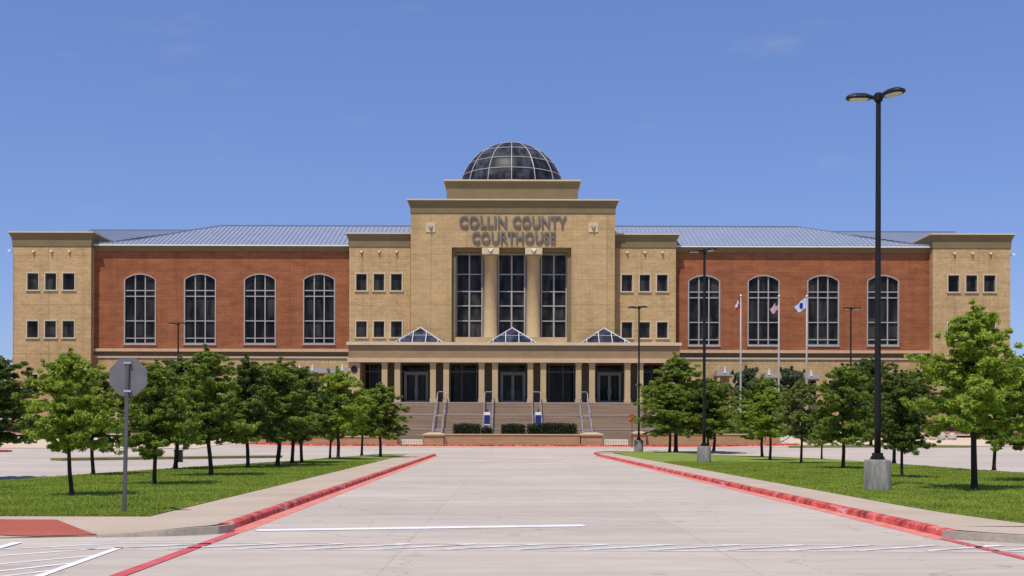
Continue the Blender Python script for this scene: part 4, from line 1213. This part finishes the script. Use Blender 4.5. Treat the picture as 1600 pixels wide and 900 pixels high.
# ------------------------------------------------------------------ foliage
def leaves_from(centres, radii, per, size, r, flat=0.6, up=0.5, lang=2.2):
    """leaf sprays: quads scattered in flattened clumps"""
    c = np.repeat(np.array(centres), per, axis=0); rad = np.repeat(np.array(radii), per)
    N = len(c)
    d = r.normal(size=(N, 3)); d /= np.linalg.norm(d, axis=1)[:, None]
    q = r.random(N) ** 0.45
    p = c + d * (rad * q)[:, None] * np.array([1, 1, flat])
    nrm = r.normal(size=(N, 3)) * 0.75; nrm[:, 2] += up; nrm += d * 0.5
    nrm /= np.linalg.norm(nrm, axis=1)[:, None]
    t = r.normal(size=(N, 3)); t -= nrm * (t * nrm).sum(1)[:, None]; t /= np.linalg.norm(t, axis=1)[:, None]
    b = np.cross(nrm, t)
    s = size * (0.6 + 0.8 * r.random(N)); l_ = (s * lang)[:, None]; w_ = s[:, None]
    V = np.stack([p - t * l_ * .5, p + b * w_ * .5, p + t * l_ * .5, p - b * w_ * .5], 1)
    return V
EXT = {}
def make_tree(seed, leaf, kind='young', H_=5.0, leafsize=0.075, nbr=34, per=95, trunk_r=0.085):
    """young broad-conical tree; returns thing with trunk and crown. Height 5, crown radius about 1.7, crown starts at 1.25"""
    r = np.random.default_rng(seed); pr = random.Random(seed)
    t = thing('young_tree', 'tree', 'tree')
    c0 = (0.35 if leaf == LEAF['bright'] else 0.29 if kind != 'round' else 0.25) * H_
    lean = (pr.uniform(-.12, .12), pr.uniform(-.12, .12))
    ax = lambda z: Vector((lean[0] * math.sin(z / H_ * 2.2) + .05 * math.sin(z * 2 + seed), lean[1] * math.sin(z / H_ * 2.0), z))
    g = MB()
    zs = [0, .06, .25, .8, 1.6, 2.6, 3.6, 4.5, 4.85]
    k = H_ / 5
    g.tube([ax(z * k) for z in zs], [trunk_r * f for f in (1.75, 1.25, 1.02, .95, .82, .62, .4, .2, .08)], 9)
    cs, rs = [], []
    for i in range(nbr):
        f = (i + pr.random()) / nbr                     # 0 bottom .. 1 top
        z0 = c0 + (H_ * 0.93 - c0) * f ** 1.05
        a = i * 2.399 + pr.uniform(-.5, .5)
        if kind == 'young': prof = (1 - f) ** 0.50 * (0.76 + 0.34 * min(1, f * 3.0)) 
        elif kind == 'cone': prof = (1 - f) ** 0.72 * (0.84 + .32 * min(1, f * 4))
        else: prof = math.sqrt(max(0.02, 1 - (2 * f - .9) ** 2 * .85)) * .85
        Lb = 1.75 * k * prof * pr.uniform(.70, 1.15) + .12
        el = pr.uniform(.0, .42) + .35 * f
        d = Vector((math.cos(a), math.sin(a), math.tan(el)))
        base = ax(z0 * 1.0 - .15)
        pts = []
        for s_ in (0, .3, .6, .85, 1.0):
            p = base + Vector((d.x, d.y, 0)) * Lb * s_ + Vector((0, 0, Lb * (math.tan(el) * s_ - .22 * s_ * s_)))
            pts.append(p)
        g.tube(pts[:4], [.032 * k * (1 - .5 * f), .024 * k, .015 * k, .006], 5)
        nc = 3 + int(Lb * 6.6)
        for j in range(nc):
            s_ = .14 + .88 * (j + pr.random() * .7) / nc
            q = base + Vector((d.x, d.y, 0)) * Lb * s_ + Vector((pr.gauss(0, .17), pr.gauss(0, .17), Lb * (math.tan(el) * s_ - .22 * s_ * s_) + pr.gauss(0, .08)))
            cs.append(tuple(q)); rs.append(pr.uniform(.10, .25) * k * (1.05 - .3 * f))
        # small outward wisps that roughen the outline
        if True:
            q = base + Vector((d.x, d.y, 0)) * Lb * pr.uniform(1.08, 1.24) + Vector((0, 0, Lb * (math.tan(el) - .12)))
            cs.append(tuple(q)); rs.append(pr.uniform(.08, .17))
    for j in range(5):
        q = ax(H_ * (.86 + .03 * j)); cs.append((q.x + pr.gauss(0, .05), q.y + pr.gauss(0, .05), q.z)); rs.append(.20 - .03 * j)
    g.build('trunk', M['bark'], t, smooth_=True)
    V = leaves_from(cs, rs, per, leafsize, r, flat=.5, lang=3.0)
    t['ext'] = [0.0]; EXT[t.name] = V.reshape(-1, 3)[::7, :2].copy(); t['proto'] = t.name
    np_mesh('crown', V, 4, leaf, t)
    return t

protos = {}
def proto(key):
    if key in protos: return protos[key]
    leaf, shape, sd = key
    t = make_tree(sd, LEAF[leaf], shape, nbr=(46 if shape != 'round' else 50), per={'magnolia': 60, 'bright': 74, 'olive': 66, 'mid': 88}.get(leaf, 96), leafsize=(0.046 if leaf != 'magnolia' else 0.11))
    protos[key] = (t, kin(t), [False]); return protos[key]
def tree(px, py, ptop, wpx, key, label, zb=None, Y=None, group=None, name='young_tree', rz=None, wide=1.0):
    """base pixel, top pixel row, crown width in photo pixels"""
    if Y is None:
        z = LZ; x, Yv = G(px, py, z)
        if Yv > 84:
            pass
        z = LZ + ground(x, Yv)
    else:
        Yv = Y; x = X(px, Y, py); z = ground(x, Y) + (0.15 if zb is None else zb)
    ht = Z(ptop, Yv, px) - z
    wd = wpx * Yv / FPX
    t, ks, used = proto(key)
    # turn the tree so that its crown sits evenly about the trunk seen from the drive, then fit its width
    pts_ = EXT[t['proto']]; best = None
    a0 = (hash((px, int(py))) % 628) / 100.0
    for q in range(12):
        aa = a0 + q * .5236; xr = pts_[:, 0] * math.cos(aa) - pts_[:, 1] * math.sin(aa)
        lo, hi = np.percentile(xr, 0.3), np.percentile(xr, 99.7)
        if best is None or abs(lo + hi) + .02 * q < best[0]: best = (abs(lo + hi) + .02 * q, aa, hi - lo)
    a = best[1] if rz is None else rz
    wf = wd / best[2]; wf = min(wf, 1.5 * ht / 5.0)
    sc = (wf, wf, ht / 5.0)
    if not used[0]:
        t.location = (x, Yv, z); t.rotation_euler = (0, 0, a); t.scale = sc; used[0] = True; o = t
        o['label'] = label
        if group: o['group'] = group
    else:
        o = copy_tree(t, ks, (x, Yv, z), a, sc, label, group)
    o.name = name
    return o
GL, GR, GF = 'young trees on the left island', 'young trees on the right island', 'trees in front of the building'
T = tree
# left island, row beside the sidewalk
T(111, 775, 541, 142, ('bright', 'young', 21), 'nearest light green tree on the left lawn, left of the stop sign', group=GL)
T(241, 757, 558, 146, ('mid', 'young', 22), 'leafy green tree on the left lawn just right of the stop sign', group=GL)
T(328, 743, 536, 156, ('mid', 'cone', 23), 'tallest full green tree on the left lawn, third trunk beside the sidewalk', group=GL)
T(435, 728, 556, 138, ('mid', 'young', 24), 'green left lawn tree with the fourth trunk along the sidewalk', group=GL)
T(528, 718, 570, 112, ('bright', 'young', 25), 'small light green left lawn tree with the fifth trunk along the sidewalk', group=GL)
T(593, 714, 596, 92, ('mid', 'young', 26), 'last tree at the far tip of the left lawn, nearest to the steps', group=GL)
# second row
T(144, 742, 566, 118, ('mid', 'young', 27), 'tree just behind and right of the nearest left tree, on the lot side', group=GL)
T(274, 733, 552, 136, ('dark', 'young', 28), 'dark green tree on the lot side of the left lawn beside the far lamp post', group=GL)
T(386, 731, 550, 128, ('dark', 'cone', 29), 'dark tree behind and between the third and fourth trunks on the left lawn', group=GL)
T(457, 724, 562, 116, ('dark', 'young', 30), 'dark back row tree, left one of two close trunks on the left lawn', group=GL)
T(471, 723, 580, 100, ('dark', 'young', 31), 'dark back row tree, right one of two close trunks on the left lawn', group=GL)
T(516, 716, 596, 78, ('mid', 'cone', 32), 'small tree close behind the fifth sidewalk trunk of the left lawn', group=GL)
T(566, 711.5, 604, 76, ('bright', 'young', 33), 'small tree beside the last tree at the far tip of the left lawn', group=GL)
T(-22, 742, 548, 165, ('dark', 'young', 34), 'dark tree cut by the left edge of the picture', group=GL)
# right island
T(1523, 765, 466, 206, ('bright', 'cone', 35), 'largest and nearest bright green tree on the right lawn', group=GR)
T(1555, 735, 560, 120, ('mid', 'young', 36), 'tree just behind the largest right tree, its thin trunk to the right', group=GR)
T(1622, 752, 548, 150, ('mid', 'young', 37), 'tree cut by the right edge of the picture', group=GR)
T(1409, 746, 576, 96, ('dark', 'young', 38), 'dark tree with thin trunk just right of the near lamp post', group=GR)
T(1397, 724, 572, 100, ('dark', 'young', 39), 'dark tree directly behind the near lamp post on the right lawn', group=GR)
T(1318, 732, 566, 108, ('mid', 'young', 40), 'green tree left of the near lamp post on the right lawn', group=GR)
T(1284, 717, 628, 64, ('olive', 'young', 41), 'smallest olive tree with a thin leaning trunk on the right lawn', group=GR)
T(1253, 724, 588, 84, ('olive', 'young', 42), 'olive green thin tree under the rightmost flagpole', group=GR)
T(1204, 719, 604, 92, ('bright', 'young', 43), 'small bright green tree under the middle flagpole, nearer of a pair', group=GR)
T(1191, 714, 584, 92, ('mid', 'young', 44), 'green tree close behind the small bright tree under the flagpoles', group=GR)
T(1056, 702.5, 548, 128, ('mid', 'cone', 45), 'big full tree at the far tip of the right lawn, between two lamp posts', Y=91.0, zb=.1, group=GR)
T(1047, 708, 596, 92, ('mid', 'young', 46), 'smaller thin trunked tree in front of the big far right tree', group=GR)
T(1115, 707.5, 592, 96, ('mid', 'young', 47), 'green tree just right of the second lamp post', group=GR)
T(1107, 703, 600, 80, ('dark', 'young', 48), 'dark tree behind the second lamp post on the right lawn', Y=93.0, zb=.05, group=GR)
# lots and building beds
T(1361, 696, 556, 92, ('dark', 'round', 11), 'dark round tree on the long lot island between the lamp posts', Y=103.2, group=GF)
for px, top_, wd, key, lab, Yb in (
        (470, 583, 62, ('magnolia', 'round', 12), 'glossy dark tree at the wall under the left wing, nearest the porch', 117),
        (440, 590, 58, ('dark', 'round', 11), 'dark round tree in the bed below the rightmost window of the left wing', 119),
        (380, 584, 64, ('dark', 'round', 11), 'dark round tree in the bed below the third window of the left wing', 119),
        (296, 582, 66, ('magnolia', 'round', 12), 'glossy dark tree in the bed below the second window of the left wing', 119),
        (205, 588, 70, ('dark', 'round', 11), 'dark round tree in the bed below the first window of the left wing', 119),
        (1166, 571, 52, ('magnolia', 'round', 12), 'glossy dark tree below the left flagpole against the wall', 119),
        (1236, 572, 52, ('magnolia', 'round', 12), 'glossy dark tree between the middle and right flagpoles against the wall', 119),
        (1348, 560, 64, ('magnolia', 'round', 12), 'tall glossy dark tree against the wall left of the tall lamp post', 119),
        (1432, 574, 70, ('dark', 'round', 11), 'dark round tree in the bed at the right end of the right wing', 119),
        (1500, 580, 80, ('dark', 'round', 11), 'dark round tree in front of the right end tower', 118),
        (1100, 588, 56, ('dark', 'round', 11), 'dark round tree against the wall below the first window of the right wing', 119),
        (20, 590, 90, ('dark', 'round', 11), 'dark tree in front of the left end tower', 117)):
    T(px, 690, top_, wd, key, lab, Y=Yb, zb=.1, group=GF, name='broad_tree')
T(-8, 690, 548, 66, ('dark', 'round', 11), 'distant dark tree left of the left end tower', Y=160, zb=0, name='broad_tree', group='trees beyond the building')
T(1600, 690, 552, 74, ('dark', 'round', 11), 'distant dark tree right of the right end tower', Y=158, zb=0, name='broad_tree', group='trees beyond the building')
T(-70, 690, 560, 120, ('dark', 'round', 11), 'far tree outside the left end of the building', Y=175, zb=0, name='broad_tree', group='trees beyond the building')

# hedges and shrubs
def hedge(pa, pb, pt, pb_, Y, label, lumps, leaf='hedge', name='hedge', group=None, dep=.9, z0=None):
    x0, x1 = X(pa, Y), X(pb, Y); xm = (x0 + x1) / 2; zt = Z(pt, Y, pa); zb_ = Z(pb_, Y, pa) if z0 is None else z0
    r = np.random.default_rng(int(pa) + 1000); cs, rs = [], []
    hh = zt - zb_
    n_ = max(3, int((x1 - x0) / .35))
    for i in range(n_):
        for j in range(3):
            for k in range(3):
                u = (i + .5) / n_; w_ = .85 + .15 * math.sin(u * lumps * math.pi) ** 2
                cs.append((x0 + (x1 - x0) * (.04 + .92 * u) - xm, (j - 1) * dep / 2.4, .18 * hh + k * hh * .34 * w_)); rs.append(min(.34, hh * .3))
    V = leaves_from(cs, rs, 90, .075, r, flat=.95, up=.2, lang=1.5)
    o = np_mesh(name, V, 4, LEAF[leaf]); o.location = (xm, Y, zb_)
    return tag(o, label, 'hedge' if name == 'hedge' else 'shrub', group)
GH = 'clipped hedges in the centre planter'
hedge(708, 752, 662.5, 680, 109.75, 'dark clipped hedge at the left end of the centre planter', 1, group=GH)
hedge(752, 770, 668, 680, 109.75, 'low dark round shrub below the left blue sign in the centre planter', 1, group=GH)
hedge(783, 822, 663, 680, 109.75, 'dark rounded hedge left of the right blue sign in the centre planter', 1, group=GH)
hedge(822, 904, 662, 680, 109.75, 'longest dark clipped hedge at the right end of the centre planter', 1, group=GH)
GS = 'low shrubs in the planting beds'
for i, (pa, pb, pt, Yb, lb) in enumerate(((30, 92, 652, 115.5, 'dark low shrub in the left bed, behind the nearest left tree'), (92, 135, 655, 115.5, 'low shrub in the left bed between the first two left trunks'),
        (150, 190, 658, 116, 'low shrub in the left bed just left of the stop sign post'), (203, 240, 660, 116, 'low shrub in the left bed just right of the stop sign post'), (246, 292, 656, 116, 'low shrub in the left bed near the far left lamp post'),
        (440, 470, 672, 110, 'low dark shrub in the left planter, left one'), (540, 560, 675, 110, 'low dark shrub in the left planter, right one'),
        (1125, 1150, 663, 110, 'low dark shrub in the right planter, left one'), (1152, 1182, 662, 110, 'low dark shrub in the right planter, right one'))):
    x = X((pa + pb) / 2, Yb)
    hedge(pa, pb, pt, 690, Yb, lb, 2, leaf='dark', name='shrub', group=GS, z0=(ground(x, Yb) + .1 if Yb > 112 else Z(681, Yb, pa)), dep=1.2)
# pale rocks at the back of the right lot
pr = random.Random(8)
words = ['leftmost', 'second', 'third', 'fourth', 'fifth', 'sixth', 'rightmost']
for i, px in enumerate((1398, 1412, 1428, 1443, 1457, 1472, 1488)):
    Yb = 112.4; x = X(px, Yb); g = MB(); rr_ = pr.uniform(.30, .42)
    rings = []
    for a, zf in ((1.0, -.1), (1.08, .25), (.85, .7), (.45, 1.0)):
        rings.append([(rr_ * a * pr.uniform(.85, 1.15) * math.cos(2 * math.pi * k / 8), rr_ * a * pr.uniform(.85, 1.15) * math.sin(2 * math.pi * k / 8), rr_ * 1.7 * zf) for k in range(8)])
    g.loops(rings); o = g.build('boulder', M['boulder']); o.location = (x, Yb, ground(x, Yb) + .05)
    tag(o, '%s pale rock in the line at the back of the right lot' % words[i], 'boulder', 'pale rocks at the back of the right lot')

# ------------------------------------------------------------------ lamp posts
def make_lamp():
    t = thing('lamp_post', 'lamp', 'lamp post')
    g = MB(); g.lathe(0, 0, [(.37, -.1), (.37, .02), (.36, .82), (.345, .86), (.33, .865)], 28); o = g.build('concrete_base', M['concrete_base'], t)
    for p in o.data.polygons: p.use_smooth = abs(p.normal.z) < .4
    g = MB(); g.box(-.17, .17, -.17, .17, .866, .90); g.box(-.12, .12, -.12, .12, .90, 1.06); 
    for sx in (-1, 1):
        for sy in (-1, 1): g.lathe(sx * .13, sy * .13, [(.02, .90), (.02, .96)], 8)
    g.build('base_plate', M['black_metal'], t)
    g = MB(); g.lathe(0, 0, [(.088, 1.06), (.088, 2.0), (.066, 11.15), (.066, 11.2)], 14); o = g.build('pole', M['black_metal'], t)
    for p in o.data.polygons: p.use_smooth = abs(p.normal.z) < .4
    g = MB(); g.lathe(0, 0, [(.08, 11.18), (.12, 11.22), (.12, 11.40), (.07, 11.44)], 14); g.build('bracket', M['black_metal'], t)
    for ang in (R(180), R(-62)):
        ca, sa = math.cos(ang), math.sin(ang)
        rot = lambda x, y, z: (x * ca - y * sa, x * sa + y * ca, z)
        g = MB(); g.bar(rot(.08, 0, 11.30), rot(.26, 0, 11.31), .09, .09)
        # flat oval head: tapered rounded shell
        def ring(z, hx, hy, cx):
            out = []
            for k in range(20):
                a = 2 * math.pi * k / 20; c, s2 = math.cos(a), math.sin(a)
                out.append(rot(cx + hx * math.copysign(abs(c) ** .75, c), hy * math.copysign(abs(s2) ** .75, s2), z))
            return out
        cx = .54
        g.loops([ring(11.25, .33, .20, cx), ring(11.28, .36, .225, cx), ring(11.34, .34, .20, cx), ring(11.40, .22, .12, cx)])
        hd = g.build('lamp_head', M['black_metal'], t, smooth_=False)
        g = MB(); g.loops([ring(11.225, .23, .12, cx), ring(11.249, .27, .15, cx)]); g.build('lens', M['lens'], hd)
    return t
lamp0 = make_lamp(); lamp_kin = kin(lamp0)
gp = 'black parking lot lamp posts on concrete bases'
def put_lamp(px, py, ptop, label, rz, first=False, Y=None):
    if Y is None: x, Yv = G(px, py, LZ); z = gl(x, Yv)
    else: Yv = Y; x = X(px, Y, py); z = ground(x, Y) + .12
    ht = Z(ptop, Yv, px) - z; s_ = ht / 11.45
    if first:
        o = lamp0; o.location = (x, Yv, z); o.rotation_euler = (0, 0, rz); o.scale = (1, 1, s_); o['label'] = label; o['group'] = gp
    else: o = copy_tree(lamp0, lamp_kin, (x, Yv, z), rz, (1, 1, s_), label, gp)
    return o
put_lamp(1371, 765, 144.5, 'nearest black lamp post, reaching high into the sky from the right lawn', 0, True)
put_lamp(1100, 722.5, 388, 'second nearest black lamp post, in front of the right wing', 0)
put_lamp(998, 706.5, 478, 'black lamp post at the right lawn tip, beside the round red sign', R(8), Y=92.5)
put_lamp(1329, 693, 479.5, 'thin far black lamp post in the right lot island', R(28), Y=103.2)
put_lamp(278, 700, 504, 'thin far black lamp post in the left lot, seen above the left trees', R(28), Y=103.0)

# ------------------------------------------------------------------ flagpoles and flags
def flagpole(px, ptop, label):
    Y = 111.5; x = X(px, Y); z = ground(x, Y); zt = Z(ptop, Y, px)
    t = thing('flagpole', label, 'flagpole', (x, Y, z), 0, 'pale metal flagpoles'); h = zt - z
    g = MB(); g.lathe(0, 0, [(.115, 0), (.115, 2), (.10, h * .5), (.06, h - .15)], 12); o = g.build('pole', M['pole_white'], t, smooth_=True)
    g = MB(); g.lathe(0, 0, [(.02, h - .15), (.1, h - .08), (.12, h), (.08, h + .1), (.01, h + .14)], 12); g.build('finial', M['steel'], t)
    g = MB(); g.lathe(0, 0, [(.32, -.05), (.32, .1), (.18, .25), (.16, .3)], 16); g.build('base_collar', M['steel'], t)
    return x, Y, zt
def flag(px, ptop, spread, drop, label, cols, fn, hoist=1.0):
    Y = 111.5; x = X(px, Y) - .1; zt = Z(ptop, Y, px); nu, nv = 20, 13
    g = MB(); vs_ = []
    for i in range(nu + 1):
        for j in range(nv + 1):
            u, v = i / nu, j / nv
            fold = math.sin(u * 9 + v * 1.5) * .14 * u ** .5
            xx = -spread * (u ** 1.1) * (.55 + .45 * v) + .08 * math.sin(u * 11) * u
            zz = -(1 - v) * hoist * (1 - .15 * u) - drop * u ** 1.15 * (.6 + .4 * v)
            vs_.append((xx, fold - .05, zz))
    g.add(vs_, [(i * (nv + 1) + j, (i + 1) * (nv + 1) + j, (i + 1) * (nv + 1) + j + 1, i * (nv + 1) + j + 1) for i in range(nu) for j in range(nv)])
    g.mi = [fn((i + .5) / nu, (j + .5) / nv) for i in range(nu) for j in range(nv)]
    o = g.build('flag', cols, smooth_=True, fix=False); o.location = (x, Y, zt)
    return tag(o, label, 'flag', 'flags hanging from the flagpoles')
flagpole(1157.5, 462, 'leftmost pale flagpole, with the red white and blue state flag')
flagpole(1217, 463, 'middle pale flagpole, with the striped flag')
flagpole(1260.5, 463, 'rightmost pale flagpole, with the pale blue flag')
flag(1157, 464.5, .42, .85, 'limp red, white and blue flag on the left flagpole', [M['flag_blue'], M['flag_white'], M['flag_red']],
     lambda u, v: (1 if (abs(u - .16) < .05 and abs(v - .5) < .1) else 0) if u < .33 else (1 if v > .5 else 2))
flag(1216.5, 468, .72, .95, 'limp red and white striped flag with blue canton on the middle flagpole', [M['flag_blue'], M['flag_white'], M['flag_red']],
     lambda u, v: 0 if (u < .4 and v > .46) else (2 if int(v * 13) % 2 == 0 else 1))
flag(1260, 464.5, 1.05, .95, 'pale blue flag with a dark blue emblem on the right flagpole', [M['flag_blue'], M['flag_pale'], M['flag_red']],
     lambda u, v: 0 if ((u - .55) / .22) ** 2 + ((v - .5) / .34) ** 2 < 1 else 1, hoist=1.05)

# ------------------------------------------------------------------ signs
x, Y = G(194, 801, LZ)
sg = thing('road_sign', 'grey back of an octagonal stop sign on a metal post in the left lawn', 'road sign', (x, Y, LZ))
s_ = Y / FPX; hp = (801 - 562) * s_
g = MB(); tx = 5.0 * s_
g.loops([[(a, b_, -.1) for a, b_ in ((-.035, -.022), (.035, -.022), (.035, .022), (-.035, .022))], [(tx * .8 + a, b_, hp * .80) for a, b_ in ((-.032, -.022), (.032, -.022), (.032, .022), (-.032, .022))],
         [(tx + a, b_, hp - .03) for a, b_ in ((-.03, -.02), (.03, -.02), (.03, .02), (-.03, .02))]])
g.build('post', M['grey_metal'], sg)
cx, cz = (199 - 194) * s_, (801 - 589) * s_; rr_ = 29.6 * s_ / math.cos(math.pi / 8)
g = MB(); oc = lambda r_, y_: [(cx + r_ * q_ * math.cos(math.pi / 8 + math.pi / 4 * k + o_), y_, cz + r_ * q_ * math.sin(math.pi / 8 + math.pi / 4 * k + o_)) for k in range(8) for o_, q_ in ((-.07, .967), (-.02, .985), (.02, .985), (.07, .967))]
g.loops([oc(rr_, .026), oc(rr_, .031)]); pl = g.build('sign_plate', M['sign_back'], sg)
g = MB()
for dz in (-.27, .27): g.box(cx - .07, cx + .07, -.03, .024, cz + dz - .02, cz + dz + .02)
g.build('clamp', M['steel'], sg)
g = MB(); g.loops([oc(rr_ * .995, .0315), oc(rr_ * .995, .033)]); g.build('sign_face', M['red_sign'], pl)

# do not enter sign
Y = 104.5; x = X(988, Y); z = ground(x, Y); zc = Z(654, Y, 988)
t = thing('road_sign', 'round red do not enter sign with a white bar, beside the far lamp post', 'road sign', (x, Y, z))
g = MB(); g.tube([(0, .04, 0), (0, .04, zc - z + .3)], .04, 8); g.build('post', M['grey_metal'], t)
g = MB(); rd = 6.6 * Y / FPX; n_ = 24
g.loops([[(rd * math.cos(2 * math.pi * k / n_), y_, zc - z + rd * math.sin(2 * math.pi * k / n_)) for k in range(n_)] for y_ in (-.03, -.01)])
pl = g.build('sign_face', M['red_sign'], t)
g = MB(); g.box(-rd * .7, rd * .7, -.036, -.032, zc - z - rd * .13, zc - z + rd * .13); g.build('white_bar', M['white_sign'], pl)
# blue signs on the steps
for px, sd in ((761.5, 'left'), (841.5, 'right')):
    Y = 112.4; x = X(px, Y); z0 = ground(x, Y); zt = Z(642, Y, px)
    t = thing('notice_sign', 'small blue sign with white top band at the foot of the %s middle handrail' % sd, 'sign', (x, Y, z0)); h = zt - z0
    g = MB(); g.tube([(0, .03, 0), (0, .03, h)], .035, 8); g.lathe(0, .03, [(.03, h), (.11, h + .08), (.11, h + .2), (.03, h + .28)], 10); g.build('post', M['grey_metal'], t)
    hw = 4.6 * Y / FPX
    g = MB(); g.box(-hw * 1.05, hw * 1.05, -.03, 0, Z(664, Y, px) - z0, Z(644, Y, px) - z0); pl = g.build('sign_plate', M['white_sign'], t)
    g = MB(); g.box(-hw, hw, -.04, -.032, Z(662.5, Y, px) - z0, Z(648.5, Y, px) - z0); g.build('sign_face', M['blue_sign'], pl)
# dark utility box behind the left trees
x, Y = G(279, 718, 0.15); g = MB(); g.box(-.20, .20, -.16, .16, 0, .62); g.box(-.23, .23, -.19, .19, .622, .69)
o = g.build('utility_box', M['black_metal']); o.location = (x, Y, .0); tag(o, 'small dark utility box behind a trunk at the back of the left lawn', 'utility box')
